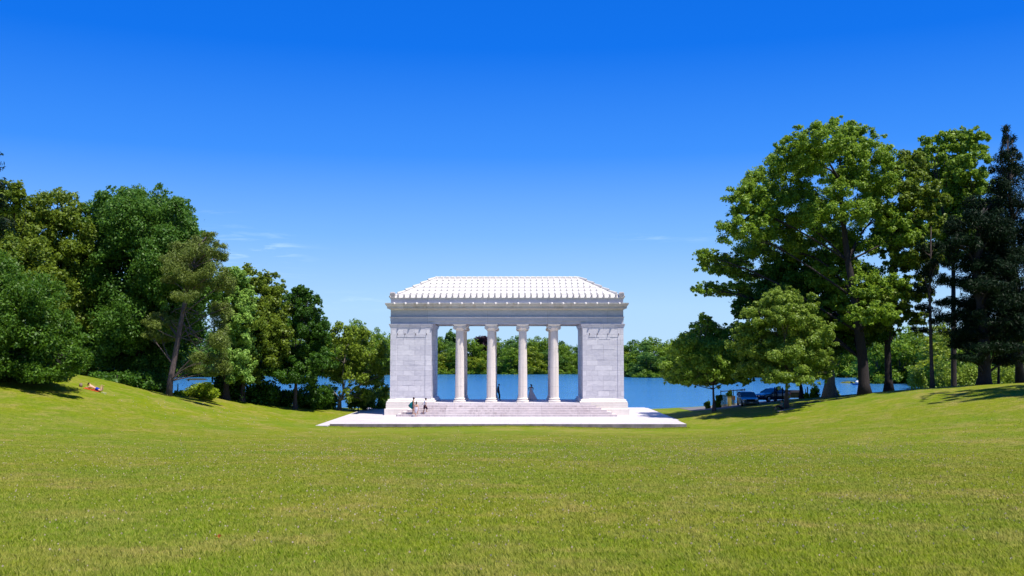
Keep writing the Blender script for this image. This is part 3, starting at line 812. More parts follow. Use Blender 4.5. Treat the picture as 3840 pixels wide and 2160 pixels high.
tree('elm_tree', 'huge broad crowned tree, the tallest on the right, on a thick dark trunk', 95, 3243, R3, 'maple', .55, 266800, 0.113, bk='dark', grow=1.14, yjit=.14,
     trunk=[(3243,1490),(3240,1440),(3235,1350),(3222,1250),(3205,1120),(3180,980),(3160,820),(3150,680),(3150,560)], group=GR, sub=44, rel=.165, shell=.3, up=.5, depth=.8, flare=1.45)
tree('elm_tree', 'broad tree on the pale flared trunk behind the rounded young tree', 100, 3112,
     [(2920,1120,110,56),(3060,1120,120,70),(2830,1160,80,40),(3160,1180,110,60),(3020,1220,110,60),(3130,1280,110,60),(3240,1250,90,50),(2960,1040,100,50)],
     'deep', .6, 60900, 0.143, bk='pale', trunk=[(3112,1487),(3112,1440),(3108,1330),(3090,1200),(3060,1080)], yjit=.05, group=GR, sub=22, rel=.26, flare=1.6)
tree('elm_tree', 'dark trunked tree rising right of the huge tree beside the lake', 98, 3333,
     [(3400,640,80,56),(3450,740,85,70),(3350,860,90,80),(3420,960,95,70),(3480,850,60,60),(3320,1120,100,56),(3430,1090,70,50),(3290,1220,80,46),(3390,1190,80,36),(3240,1160,70,40)],
     'olive', .38, 66700, 0.143, bk='dark', trunk=[(3333,1470),(3332,1420),(3328,1300),(3335,1150),(3350,1000),(3390,860)], group=GR, sub=32, rel=.19, shell=.4)
tree('maple_tree', 'leafy tree with an uneven top between the huge tree and the spruce', 106, 3570,
     [(3500,580,50,40),(3580,535,70,42),(3660,540,50,46),(3530,640,90,56),(3640,640,80,60),(3560,740,110,70),(3680,760,70,80),(3520,840,90,60),(3620,870,100,70),(3540,960,70,50),(3470,530,24,18),(3440,610,50,40)],
     'maple', .4, 75400, 0.143, bk='dark', fork=(3575, 1000), group=GR, sub=32, rel=.19, shell=.35)
tree('conifer_tree', 'thin straight conifer with sparse branches left of the dark pine', 93, 3497,
     [(3478,950,34,20),(3520,985,40,18),(3470,1020,44,18),(3528,1050,40,18),(3480,1090,40,16),(3460,930,26,14),(3510,920,24,16),(3540,1130,36,14),(3470,1160,40,16),(3530,1200,44,16),(3450,1235,30,14)],
     'spruce', .19, 9000, .17, bk='mid', trunk=[(3497,1453),(3494,1380),(3490,1250),(3486,1100),(3490,960),(3492,850)], needle=True, sub=8, rel=.45, group='conifers', flare=1.3)
tree('pine_tree', 'black green pine on the thick trunk at the right', 89, 3690,
     [(3640,830,70,36),(3580,860,50,26),(3600,920,80,34),(3700,920,80,40),(3750,860,70,50),(3650,985,90,30),(3750,1000,80,34),(3610,1060,80,26),(3720,1075,90,30),(3640,1130,80,22),(3770,1130,80,30),(3600,1185,70,18),(3720,1200,100,26),(3640,1250,90,20),(3790,1240,70,30),(3580,1290,60,16),(3730,1300,100,24),(3690,780,60,50),(3650,1345,70,16),(3790,1350,60,20)],
     'spruce', .58, 60000, .17, trunk=[(3690,1455),(3692,1410),(3690,1280),(3680,1150),(3660,1000),(3670,860),(3690,780)], needle=True, sub=14, rel=.36, group='conifers', flare=1.35)
def spruce_lobes(cx, y0, y1, w0, w1, n):
    L = []
    for k in range(n):
        q = k/(n-1); y = y0+(y1-y0)*q; w = w0+(w1-w0)*q**.8
        for s in (-1, 0, 1): L.append((cx+s*w*.62+random.uniform(-6, 6), y+random.uniform(-8, 8)+abs(s)*12, w*.46, 26+26*q))
    return L
tree('spruce_tree', 'tall pointed dark spruce at the right edge of the lawn', 93, 3826, [(3775,486,9,16)]+spruce_lobes(3782, 510, 1250, 24, 175, 15),
     'spruce', .36, 90000, .17, grow=1.2, trunk=[(3826,1440),(3822,1350),(3810,1150),(3800,900),(3785,700),(3777,500)], needle=True, sub=9, rel=.42, group='conifers', flare=1.3)
tree('spruce_tree', 'spruce standing outside the right edge casting a pointed shadow on the lawn', 71, 4202, spruce_lobes(4202, -200, 1350, 8, 190, 18),
     'spruce', .36, 30000, .22, trunk=[(4202,1450),(4202,700),(4202,-190)], needle=True, sub=6, rel=.5, group='conifers', flare=1.3)
tree('broadleaf_tree', 'dark trunk of a lakeside tree between the sedan and the posts', 107, 3004,
     [(3000,1350,60,40),(2960,1290,70,50),(3040,1290,60,60),(3000,1210,80,60)], 'deep', .24, 9000, .16, bk='dark', fork=(2996, 1380), group=GR, flare=1.2)
tree('broadleaf_tree', 'slender tree left of the right edge with a dead leaning snag', 97, 3812-70,
     [(3790,1150,50,40),(3740,1280,40,30),(3800,1330,50,30)], 'spruce', .14, 5000, .16, fork=(3750, 1100), group=GR, flare=1.2)

# background trees on the lake's far right bank and along the far shore: variants, then copies
def far_variant(mat, seed, hgt=16.0, wid=13.0, n=9000, tall=False):
    global RNG
    RNG = np.random.default_rng(seed); L = []
    lv = [(0, .82, .30), (-.16, .72, .26), (.17, .68, .27), (0, .58, .42), (-.28, .5, .28), (.28, .46, .30), (0, .34, .46), (-.26, .22, .32), (.26, .2, .32), (0, .13, .42)]
    for x, z, r in lv:
        L.append((np.array([x*wid+RNG.normal()*.6, RNG.normal()*1.5, z*hgt+RNG.normal()*.5]), np.array([r*wid*.9, r*wid*.8, r*hgt*.5])))
    cs, rs, ti = clumps_of(L, 13, .30)
    v, t = leaves(cs, rs, n, .30, up=.4, tint0=ti, tvar=.45)
    v[:, 2] = np.maximum(v[:, 2], .02)
    root = empty('far_tree', (0, 0, 0))
    mb = MB(); mb.tube([(0,0,-1.5),(.1,0,2),(-.2,0,6),(.1,0,hgt*.8)], [.35,.3,.22,.08], 7)
    for c, r in L[:6]: limb(mb, (0,0,5), Vector(c), .14, .05, .1, 4, 5)
    mb.build('trunk', BK['mid'], root); np_mesh('crown', v, 4, LM[mat], root, tint=t)
    return root
VAR = {'mid green': far_variant('far', 1), 'yellow green': far_variant('far2', 2), 'dark green': far_variant('far3', 3), 'bright green': far_variant('far', 4, n=8000), 'deep green': far_variant('far3', 5, 18, 12)}
VH = {'mid green': 16, 'yellow green': 16, 'dark green': 16, 'bright green': 16, 'deep green': 18}
used = set(); zone_n = {}
def zone(px):
    for a, b, nme in [(-9999, 200, 'beyond the far left trees'), (200, 900, 'seen through the left trees'), (900, 1466, 'left of the temple'), (1466, 1660, 'behind the left pier'), (1660, 1790, 'between the first and second columns'),
                      (1790, 1905, 'between the second and third columns'), (1905, 2020, 'between the third and fourth columns'), (2020, 2183, 'between the fourth column and right pier'), (2183, 2337, 'behind the right pier'),
                      (2337, 2560, 'right of the temple'), (2560, 2800, 'behind the small spreading tree'), (2800, 3100, 'behind the rounded young tree'), (3100, 3300, 'behind the huge tree'), (3300, 3520, 'right of the huge tree trunk'), (3520, 9999, 'behind the dark pine trunk')]:
        if a <= px < b: return nme
ORD = ['first','second','third','fourth','fifth','sixth','seventh','eighth','ninth','tenth','eleventh','twelfth','thirteenth','fourteenth','fifteenth','sixteenth']
far_specs = []
fr = random.Random(5)
def tops(px):
    return np.interp(px, [-400,200,640,900,1150,1210,1260,1330,1400,1466,1600,1650,1690,1730,1760,1800,1850,1890,1925,2000,2060,2120,2180,2340,2420,2470,2540,2600,2800,3100,3300,3500,3700,4000],
                             [1150,1150,1200,1200,1230,1215,1250,1190,1235,1215,1225,1258,1236,1250,1250,1278,1268,1245,1240,1246,1252,1262,1268,1272,1252,1256,1262,1255,1240,1230,1210,1200,1180,1150])
for row in range(3):
    px = -260
    while px < 4050:
        fd = float(np.interp(px, FPX, FD)); w = fr.uniform(9, 13)
        Yt = fd + (2, 15, 30)[row] + fr.uniform(-2, 5)
        far_specs.append((px, Yt, row, w)); px += w/Yt*F*(.72, .8, .85)[row]
far_specs.sort()
for px, Yt, row, w in far_specs:
    if row == 2 and not (1150 < px < 2650 or px > 3200): continue
    x = P(px, 1400, Yt).x; z = gzz(x, Yt)
    top = float(tops(px)) + (52, 16, 4)[row] + fr.uniform(-8, 22)
    H = P(px, top, Yt).z - z
    r = fr.random()
    key = ('mid green' if r < .3 else 'bright green' if r < .5 else 'yellow green' if r < .64 else 'dark green' if r < .84 else 'deep green')
    if px > 3250: key = 'yellow green' if r < .55 else 'mid green'
    if px < 1500 and px > 1150: key = 'bright green' if r < .6 else 'mid green'
    if key not in used: root = VAR[key]; used.add(key)
    else: root = copy_tree(VAR[key])
    root.location = (x, Yt, z-.2); root.rotation_euler = (0, 0, fr.uniform(-.5, .5) + (math.pi if fr.random() < .5 else 0))
    sc = max(H, 5)/VH[key]; root.scale = (w/11.0*fr.uniform(.95, 1.15), w/11.0, sc)
    zn = zone(px); k = zone_n.get(zn, 0); zone_n[zn] = k+1
    rn = ('front', 'middle', 'rear')[row]
    tag(root, f"{key.split()[0]} {rn} row tree {zn}, {ORD[min(k,15)]} from left", 'tree', 'trees along the far shore')
for k in VAR:
    if k not in used:
        for c in list(VAR[k].children): bpy.data.objects.remove(c)
        bpy.data.objects.remove(VAR[k])
tree('copper_beech_tree', 'small purple leaved tree on the far shore showing beside the second column', 462, 1808, [(1808,1275,16,14),(1800,1285,20,14),(1820,1285,18,18),(1808,1310,22,20)], 'purple', .3, 4500, .4, group='trees along the far shore')
tree('far_tree', 'pointed darker tree standing above the far shore left of the first column', 470, 1690, [(1690,1262,18,22),(1684,1290,24,20),(1700,1300,24,30)], 'far3', .3, 5000, .42, group='trees along the far shore')
# bushes at the far water line
bs0 = None
for i, px in enumerate(range(1480, 2720, 26)):
    fd = float(np.interp(px, FPX, FD)); Yt = fd - .5 + fr.uniform(-1, 1.5)
    x = P(px, 1400, Yt).x
    if bs0 is None:
        RNG = np.random.default_rng(9)
        cs, rs, ti = clumps_of([(np.array([0,0,1.0]), np.array([2.0,1.4,1.3])), (np.array([1.4,0,.8]), np.array([1.4,1.2,1.0]))], 12, .35)
        v, t = leaves(cs, rs, 2200, .2, tint0=ti); v[:, 2] = np.maximum(v[:, 2], 0)
        bs0 = np_mesh('shore_bush', v, 4, LM['far'], tint=t); o = bs0
    else: o = bs0.copy(); col.objects.link(o)
    o.location = (x, Yt, WATER-.1); s_ = fr.uniform(.7, 1.5); o.scale = (s_*1.2, s_, s_*fr.uniform(.7, 1.3)); o.rotation_euler = (0, 0, fr.uniform(0, 6.28))
    k = zone_n.get('b'+zone(px), 0); zone_n['b'+zone(px)] = k+1
    tag(o, f"low bush at far water line {zone(px)}, {ORD[k]} from left", 'shrub', 'bushes at the far water line')
RNG = np.random.default_rng(21)
# yellow green brush on the bank at the right
for px, py, rx, ry, Yb, lab in [(3570,1418,60,20,112,'yellow green brush on the right bank left of the dark pine trunk'), (3640,1405,50,26,112,'taller yellow green brush touching the dark pine trunk'),
                           (3760,1405,60,26,112,'dark yellow brush right of the dark pine trunk'), (3445,1425,30,10,112,'low brush by the water left of the thin conifer')]:
    shrub(lab, Yb, px, [(px,py,rx,ry),(px+rx*.5,py+8,rx*.5,ry*.7)], 'yellow', 6000, .12)
for px, h, lab in [(3046, 22, 'small pale weed by the lake left of the flared pale trunk'), (3062, 30, 'taller pale green weed between the post and the flared trunk'), (3136, 18, 'pale weed right of the flared pale trunk'), (3020, 12, 'short weed beside the dark lakeside trunk')]:
    shrub(lab, 107, px, [(px,1492-h,9,h*.6),(px-5,1490,10,8),(px+7,1488,8,9)], 'bush', 700, .10, group='weeds by the lake', name='weed')
shrub('dark leafy bush against the left end of the bin yard fence', 109, 2696, [(2692,1500,8,12),(2700,1492,7,9),(2686,1510,6,6)], 'mid', 3000, .10)
shrub('small dark bush at the road edge left of the small tree trunk', 110, 2655, [(2655,1514,8,6),(2646,1517,6,4)], 'mid', 1500, .10)
shrub('green bush growing inside the bin yard', 113, 2738, [(2738,1472,6,9),(2732,1480,7,6)], 'mid', 1500, .10)

# ------------------------------------------------------------------ people
SKIN = plain('skin_light', (.62,.36,.26), .5, var=.04); SKIND = plain('skin_dark', (.17,.085,.055), .5, var=.04)
SKIN2 = plain('skin_tan', (.42,.23,.15), .5, var=.04)
def skin_mesh(name, chains, mat, parent, rootp=None, sub=1, extra=None):
    """chains: list of [(point, radius), ...]; joints given by equal points are merged"""
    vs, rs, es, ix = [], [], [], {}
    for ch in chains:
        prev = None
        for p, r in ch:
            k = tuple(round(c, 4) for c in p)
            if k not in ix: ix[k] = len(vs); vs.append(p); rs.append(r)
            i = ix[k]
            if prev is not None and prev != i: es.append((prev, i))
            prev = i
    me = bpy.data.meshes.new(name); me.from_pydata(vs, es, [])
    o = bpy.data.objects.new(name, me); col.objects.link(o)
    md = o.modifiers.new('skin', 'SKIN'); md.use_smooth_shade = True
    sv = me.skin_vertices[0].data
    for i, r in enumerate(rs):
        rr = r if isinstance(r, tuple) else (r, r); sv[i].radius = rr; sv[i].use_root = False
    sv[0].use_root = True
    s_ = o.modifiers.new('sub', 'SUBSURF'); s_.levels = sub; s_.render_levels = sub
    dg = bpy.context.evaluated_depsgraph_get(); dg.update()
    m2 = bpy.data.meshes.new_from_object(o.evaluated_get(dg)); m2.name = name
    bpy.data.objects.remove(o)
    if extra:
        bm = bmesh.new(); bm.from_mesh(m2); mb = MB(); extra(mb); t_ = bpy.data.meshes.new('t'); t_.from_pydata(mb.v, [], mb.f); bm.from_mesh(t_); bm.to_mesh(m2); bm.free()
        m2.polygons.foreach_set('use_smooth', [True]*len(m2.polygons))
    m2.materials.clear(); m2.materials.append(mat)
    o = bpy.data.objects.new(name, m2); col.objects.link(o)
    if parent: o.parent = parent
    return o

def hand(wr, d, side, curl=.5):
    """five finger chains from wrist wr pointing along d"""
    wr = Vector(wr); d = Vector(d).normalized(); s = d.cross(Vector(side)).normalized(); f = Vector(side).normalized()
    palm = wr + d*.075; ch = [[(tuple(wr), .024), (tuple(palm), (.036, .018))]]
    for k, (o, L) in enumerate([(-.03,.060),(-.01,.072),(.01,.068),(.03,.052)]):
        b = palm + s*o + d*.012; c = b + (d*.85 + f*curl*.5)*L*.55; e = c + (d*.5 + f*curl)*L*.5
        ch.append([(tuple(palm), (.036, .018)), (tuple(b), .010), (tuple(c), .009), (tuple(e), .008)])
    th = wr + d*.03 - s*.03; t2 = th + (d*.6 - s*.6 + f*.3)*.04; t3 = t2 + (d*.8 + f*.3)*.028
    ch.append([(tuple(wr), .024), (tuple(th), .012), (tuple(t2), .011), (tuple(t3), .009)])
    return ch

def person(loc, J, skin, rz=0, face=(1, 0, 0), label='', hair=None, hairm=None, garments=(), scale=1.0, group=None):
    """J: joints in metres around the feet; left and right arms and legs"""
    root = empty('person', loc, rz); root.scale = (scale,)*3; tag(root, label, 'person', group)
    V = {k: Vector(v) for k, v in J.items()}
    T = lambda k: tuple(V[k])
    neck, head = V['neck'], V['head']
    fd = Vector(face).normalized(); up = (head-neck).normalized()
    crown = head + up*.07
    ch = [[(T('pelvis'), (.145,.10)), (T('waist'), (.115,.085)), (T('chest'), (.15,.10)), (tuple(neck-up*.03), .06), (tuple(neck+up*.03), .05), (tuple(head-up*.06+fd*.015), .062), (tuple(head), (.082,.092)), (tuple(crown), .062)]]
    for s in 'lr':
        ch.append([(T('chest'), (.15,.10)), (T('sh'+s), .058), (T('el'+s), .040), (T('wr'+s), .026)])
        d = V['wr'+s]-V['el'+s]; ch += hand(V['wr'+s], d, V.get('hf'+s, fd))
        ch.append([(T('pelvis'), (.145,.10)), (T('hip'+s), .088), (T('kn'+s), .056), (tuple(V['kn'+s].lerp(V['an'+s], .35)), .052), (T('an'+s), .034), (tuple(V['an'+s] + (V['to'+s]-V['an'+s])*.45 + Vector((0,0,-.02))), .034), (T('to'+s), .022)])
    def fx(mb):
        sd = fd.cross(up).normalized()
        mb.ball(head + fd*.098 - up*.015, (.013,.013,.02), 6, 5)
        for s in (-1, 1):
            mb.ball(head + sd*s*.083 - up*.01, (.016,.014,.028), 6, 5)
            mb.ball(head + fd*.084 + sd*s*.032 + up*.012, .011, 6, 5)
        mb.ball(head + fd*.088 - up*.05, (.02,.012,.008), 6, 4)
    skin_mesh('body', ch, skin, root, extra=fx)
    if hair:
        mb = MB(); 
        for off, r in hair:
            mb.ball(head + Vector(off), r, 12, 8)
        mb.build('hair', hairm, root, smooth=True)
    for nm, chains, mat in garments:
        cc = []
        for c in chains: cc.append([((T(k) if isinstance(k, str) else tuple(k)), r) for k, r in c])
        skin_mesh(nm, cc, mat, root)
    return root
HAIRD = plain('hair_dark', (.018,.010,.008), .5); HAIRB = plain('hair_brown', (.06,.03,.018), .5)

# woman with the teal bag on the first step
ws = P(1551, 1400, 99.35).x
black = plain('black_cloth', (.012,.010,.014), .8); shorts = plain('patterned_cloth', (.22,.15,.26), .8, sc=40, var=.4)
J = dict(pelvis=(0,0,.90), waist=(.0,0,1.08), chest=(.01,0,1.27), neck=(.03,0,1.42), head=(.06,-.01,1.56),
         shl=(-.02,.15,1.36), ell=(-.06,.20,1.10), wrl=(-.02,.20,.88), shr=(.0,-.15,1.36), elr=(.03,-.22,1.10), wrr=(.02,-.24,.86),
         hipl=(-.02,.09,.85), knl=(-.05,.10,.47), anl=(-.09,.10,.07), tol=(.03,.10,.03), hipr=(.02,-.09,.85), knr=(.06,-.10,.47), anr=(.09,-.08,.07), tor=(.21,-.09,.03))
wp = person((ws, 99.35, PV+RS), J, SKIN2, face=(.9,.3,0), label='woman in black top and patterned shorts with the large teal bag on the first step',
       hair=[((-.02,0,.03),(.10,.095,.10)), ((-.07,0,-.02),(.06,.07,.08)), ((-.06,0,.11),(.05,.05,.05))], hairm=HAIRD, group='visitors on the steps',
       garments=[('top', [[('pelvis',(.135,.11)),('waist',(.135,.105)),('chest',(.17,.12)),((.02,0,1.38),(.09,.07))],[('chest',(.17,.12)),('shl',.07)],[('chest',(.17,.12)),('shr',.07)]], black),
                 ('shorts', [[('waist',(.12,.10)),('pelvis',(.16,.125)),('hipl',.115),((-.035,.095,.62),.095)],[('pelvis',(.16,.125)),('hipr',.115),((.045,-.095,.62),.095)]], shorts)])
mb = MB()   # slouching shoulder bag hanging behind her
bag = [(0,.02,.0),(-.34,.0,-.16),(-.40,0,-.40)]
def sheet(mb, outline, th=.08):
    n = len(outline); vs = [(x, -th/2-.02*math.sin(i), z) for i, (x, z) in enumerate(outline)] + [(x, th/2, z) for x, z in outline]
    cx = sum(x for x, z in outline)/n; cz = sum(z for x, z in outline)/n
    vs += [(cx, -th*1.3, cz), (cx, th*1.3, cz)]
    fs = [(i, (i+1) % n, 2*n) for i in range(n)] + [((i+1) % n + n, i+n, 2*n+1) for i in range(n)] + [(i+n, (i+1) % n + n, (i+1) % n, i) for i in range(n)]
    mb.add(vs, fs)
sheet(mb, [(.02,.0),(-.10,-.06),(-.26,-.20),(-.40,-.36),(-.45,-.46),(-.40,-.56),(-.26,-.68),(-.12,-.78),(-.02,-.80),(.02,-.6),(.05,-.3)], .12)
mb2 = MB(); mb2.tube([(.02,-.08,0),(.07,-.10,.09),(.04,0,.12),(.0,.10,.06),(-.08,.04,-.06)], .018, 6)
b_ = empty('shoulder_bag', (ws-.05, 99.35, PV+RS+1.32)); tag(b_, 'large teal cloth bag hanging behind the woman on the first step', 'bag')
teal = plain('teal_cloth', (.0,.17,.20), .7, sc=5, var=.25)
mb.build('bag_body', teal, b_, smooth=True); mb2.build('strap', teal, b_, smooth=True)

# girl with the white wrap at the foot of the steps
gx = P(1561, 1400, 98.5).x
J = dict(pelvis=(0,0,.78), waist=(.0,0,.93), chest=(.01,.01,1.09), neck=(.01,.02,1.22), head=(.01,.02,1.35),
         shl=(-.14,.0,1.17), ell=(-.19,.0,.96), wrl=(-.20,-.04,.76), shr=(.15,0,1.17), elr=(.21,.02,.95), wrr=(.23,-.02,.75),
         hipl=(-.08,0,.74), knl=(-.05,-.05,.42), anl=(-.02,-.02,.07), tol=(-.02,-.13,.03), hipr=(.08,0,.74), knr=(.12,.10,.50), anr=(.14,.60,.27), tor=(.14,.70,.235))
J['knr'] = (.12,.26,.52); J['anr'] = (.13,.33,.17+.1); J['tor'] = (.13,.44,.235)
wrap = plain('lavender_white_cloth', (.62,.58,.66), .8); band = plain('maroon_cloth', (.05,.012,.018), .8); cream = plain('cream_cloth', (.66,.58,.44), .8)
g_ = person((gx, 98.62, PV), J, SKIN, face=(0,1,0), label='girl in maroon bikini top and pale wrap skirt stepping onto the first step', group='visitors on the steps',
       hair=[((0,-.02,.03),(.09,.10,.10)), ((0,-.05,-.04),(.07,.07,.10)), ((0,-.03,.13),(.05,.05,.06))], hairm=HAIRD,
       garments=[('bikini_top', [[((0,0,1.03),(.135,.10)),((0.005,.005,1.09),(.165,.12))]], band)])
mb = MB(); vs = []
n = 16
for k, (z, r) in enumerate([(.96,.135),(.86,.15),(.74,.165),(.62,.155),(.50,.12)]):
    for i in range(n):
        a = 2*math.pi*i/n; zz = z - (.16 if k == 4 else .08 if k == 3 else 0)*max(0, -math.cos(a-.6)) + (.12 if k == 4 else 0)*max(0, math.cos(a-.6))
        vs.append((r*1.12*math.cos(a), r*.85*math.sin(a), zz))
mb.add(vs, [(k*n+i, k*n+(i+1) % n, (k+1)*n+(i+1) % n, (k+1)*n+i) for k in range(4) for i in range(n)])
mb.build('wrap_skirt', wrap, g_, smooth=True)

# man in white shirt climbing
mx = P(1592, 1400, 99.45).x
J = dict(pelvis=(.03,0,.86), waist=(.05,0,1.02), chest=(.08,0,1.22), neck=(.13,0,1.37), head=(.17,.0,1.50),
         shl=(.04,.17,1.31), ell=(.06,.22,1.05), wrl=(.16,.20,.86), shr=(.10,-.17,1.31), elr=(.20,-.22,1.07), wrr=(.19,-.2,.85),
         hipl=(.0,.09,.82), knl=(-.03,.09,.45), anl=(-.15,.05,.07), tol=(-.04,.04,.03), hipr=(.08,-.09,.82), knr=(.25,-.05,.56), anr=(.17,.30,.28), tor=(.29,.36,.235))
J['knr'] = (.26,.12,.58)
white = plain('white_shirt', (.68,.68,.78), .8, var=.06); dshort = plain('maroon_shorts', (.035,.012,.035), .85)
person((mx, 99.42, PV+RS), J, SKIN2, face=(.8,.6,0), label='person in white shirt and dark maroon shorts climbing the steps, right of the bag woman', group='visitors on the steps',
       hair=[((-.02,0,.025),(.098,.095,.10)), ((-.05,0,-.02),(.06,.08,.07))], hairm=HAIRD,
       garments=[('shirt', [[('pelvis',(.15,.12)),('waist',(.15,.12)),('chest',(.18,.13)),((.115,0,1.33),(.09,.08))],[('chest',(.18,.13)),('shl',.085),((.05,.20,1.15),.07)],[('chest',(.18,.13)),('shr',.085),((.155,-.2,1.17),.07)]], white),
                 ('shorts', [[((.04,0,.95),(.14,.12)),('pelvis',(.165,.13)),('hipl',.12),((-.02,.09,.60),.105),((-.03,.09,.47),.095)],[('pelvis',(.165,.13)),('hipr',.12),((.19,.06,.68),.11),((.26,.12,.58),.10),((.245,.17,.47),.085)]], dshort)])

# groom leaning on a back column
gx = P(1872, 1400, 109.25).x
J = dict(pelvis=(-.10,0,.93), waist=(-.11,0,1.10), chest=(-.10,0,1.32), neck=(-.05,0,1.47), head=(.0,0,1.62),
         shl=(-.10,.18,1.40), ell=(-.12,.22,1.13), wrl=(.0,.20,.95), shr=(-.11,-.18,1.40), elr=(-.14,-.22,1.13), wrr=(-.02,-.19,.96),
         hipl=(-.09,.09,.88), knl=(.02,.09,.48), anl=(-.0,.08,.08), tol=(.17,.07,.03), hipr=(-.07,-.09,.88), knr=(.06,-.06,.48), anr=(.05,-.03,.08), tor=(.22,-.03,.03))
suit = plain('navy_suit', (.008,.008,.016), .6)
person((gx, 109.25, FL), J, SKIN2, face=(1,-.1,0), label='groom in dark suit leaning against the second back column', group='wedding couple',
       hair=[((-.02,0,.035),(.095,.09,.085))], hairm=HAIRD,
       garments=[('jacket', [[((-.08,0,.80),(.18,.15)),('pelvis',(.17,.14)),('waist',(.155,.125)),('chest',(.19,.135)),((-.065,0,1.44),(.08,.08))],[('chest',(.19,.135)),('shl',.085),('ell',.062),((-.02,.205,.98),.048)],[('chest',(.19,.135)),('shr',.085),('elr',.062),((-.04,-.195,.99),.048)]], suit),
                 ('trousers', [[('pelvis',(.14,.11)),('hipl',.11),('knl',.085),((0,.08,.10),.07)],[('pelvis',(.14,.11)),('hipr',.11),('knr',.085),((.05,-.03,.10),.07)]], suit),
                 ('shirt_collar', [[((-.03,0,1.38),(.05,.04)),((-.03,0,1.48),(.062,.058))]], white),
                 ('shoe', [[((-.03,.08,.05),.045),((.17,.07,.035),.03)]], black), ('shoe', [[((.02,-.03,.05),.045),((.22,-.03,.035),.03)]], black)])
# bride
bx_ = P(1992, 1400, 108.9).x
J = dict(pelvis=(0,0,.95), waist=(-.02,0,1.12), chest=(-.01,0,1.30), neck=(.02,0,1.44), head=(.02,-.01,1.57),
         shl=(-.16,0,1.37), ell=(-.33,.02,1.20), wrl=(-.16,-.04,1.03), shr=(.16,0,1.37), elr=(.24,.02,1.17), wrr=(.12,-.05,1.03),
         hipl=(-.08,0,.9), knl=(-.09,0,.5), anl=(-.09,0,.07), tol=(-.09,-.13,.03), hipr=(.08,0,.9), knr=(.09,0,.5), anr=(.09,0,.07), tor=(.09,-.13,.03),
         hfl=(.8,-.2,-.4), hfr=(-.8,-.2,-.4))
gown = plain('ivory_satin', (.72,.68,.66), .45, sc=3, var=.08)
b_ = person((bx_, 108.9, FL), J, SKIND, face=(-.2,-1,0), label='bride in strapless white gown, hands on hips, between the middle columns', group='wedding couple',
       hair=[((0,.02,.035),(.10,.10,.09)), ((-.08,.03,.07),(.07,.07,.06))], hairm=HAIRD,
       garments=[('bodice', [[((-.0,0,1.0),(.15,.12)),('waist',(.12,.10)),('chest',(.155,.12)),((0,-.01,1.34),(.14,.11))]], gown)])
mb = MB(); vs = []; n = 36; prof = [(1.10,.125,0),(.98,.18,.0),(.80,.25,.02),(.55,.34,.06),(.30,.42,.12),(.12,.48,.16),(.012,.54,.19)]
for z, r, ox in prof:
    for i in range(n):
        a = 2*math.pi*i/n; f = 1+.05*math.sin(a*9)*(1.1-z)
        vs.append((ox-.01 + r*f*math.cos(a), r*f*.8*math.sin(a), z))
mb.add(vs, [(k*n+i, k*n+(i+1) % n, (k+1)*n+(i+1) % n, (k+1)*n+i) for k in range(len(prof)-1) for i in range(n)] + [tuple(len(vs)-n+i for i in range(n))])
mb.build('gown_skirt', gown, b_, smooth=True)
mb = MB(); mb.tube([(-.1,.06,1.62),(-.2,.12,1.3),(-.25,.15,.9),(-.28,.18,.5)], [.05,.09,.13,.17], 8)
# sunbather
sx_, sy_ = P(352, 1440, 80.5).x, 80.5; sz_ = gzz(sx_, sy_)
blueS = plain('royal_blue_swimwear', (.008,.02,.42), .7); orange = plain('orange_towel_cloth', (.65,.12,.03), .9)
slope = (gzz(sx_+.7, sy_)-gzz(sx_-.7, sy_))/1.4
sr = empty('person', (sx_, sy_, sz_+.05)); sr.rotation_euler = (0, -math.atan(slope), 0)
tag(sr, 'sunbather in blue shorts lying on the left lawn with feet raised', 'person')
chn = [[((.18,0,.14),(.15,.12)),((-.05,0,.16),(.13,.10)),((-.26,0,.24),(.15,.11)),((-.40,0,.33),.055),((-.50,0,.38),(.085,.085)),((-.55,0,.41),.065)]]
for s in (-1, 1):
    chn.append([((-.26,0,.24),(.15,.11)),((-.30,s*.16,.22),.055),((-.48,s*.20,.05),.04),((-.62,s*.07,.06),.027)])
    chn += hand((-.62,s*.07,.06), (-1,-s*.3,0), (0,0,-1))
    chn.append([((.18,0,.14),(.15,.12)),((.24,s*.10,.13),.09),((.64,s*.10,.08),.06),((.60+.04*s,s*.06,.30),.05),((.56+.06*s,s*.04,.47),.034),((.62+.09*s,s*.03,.52),.03),((.68+.06*s,s*.03,.56),.02)])
skin_mesh('body', chn, SKIN, sr)
mb = MB(); mb.ball((-.515,0,.41),(.088,.09,.075),10,7); mb.ball((-.57,.03,.33),(.045,.08,.12),10,7); mb.build('hair', HAIRB, sr, smooth=True)
skin_mesh('shorts', [[((.02,0,.155),(.14,.115)),((.17,0,.15),(.17,.14)),((.26,-.10,.13),.12),((.46,-.10,.11),.10)],[((.17,0,.15),(.17,.14)),((.26,.10,.13),.12),((.46,.10,.11),.10)]], blueS, sr)
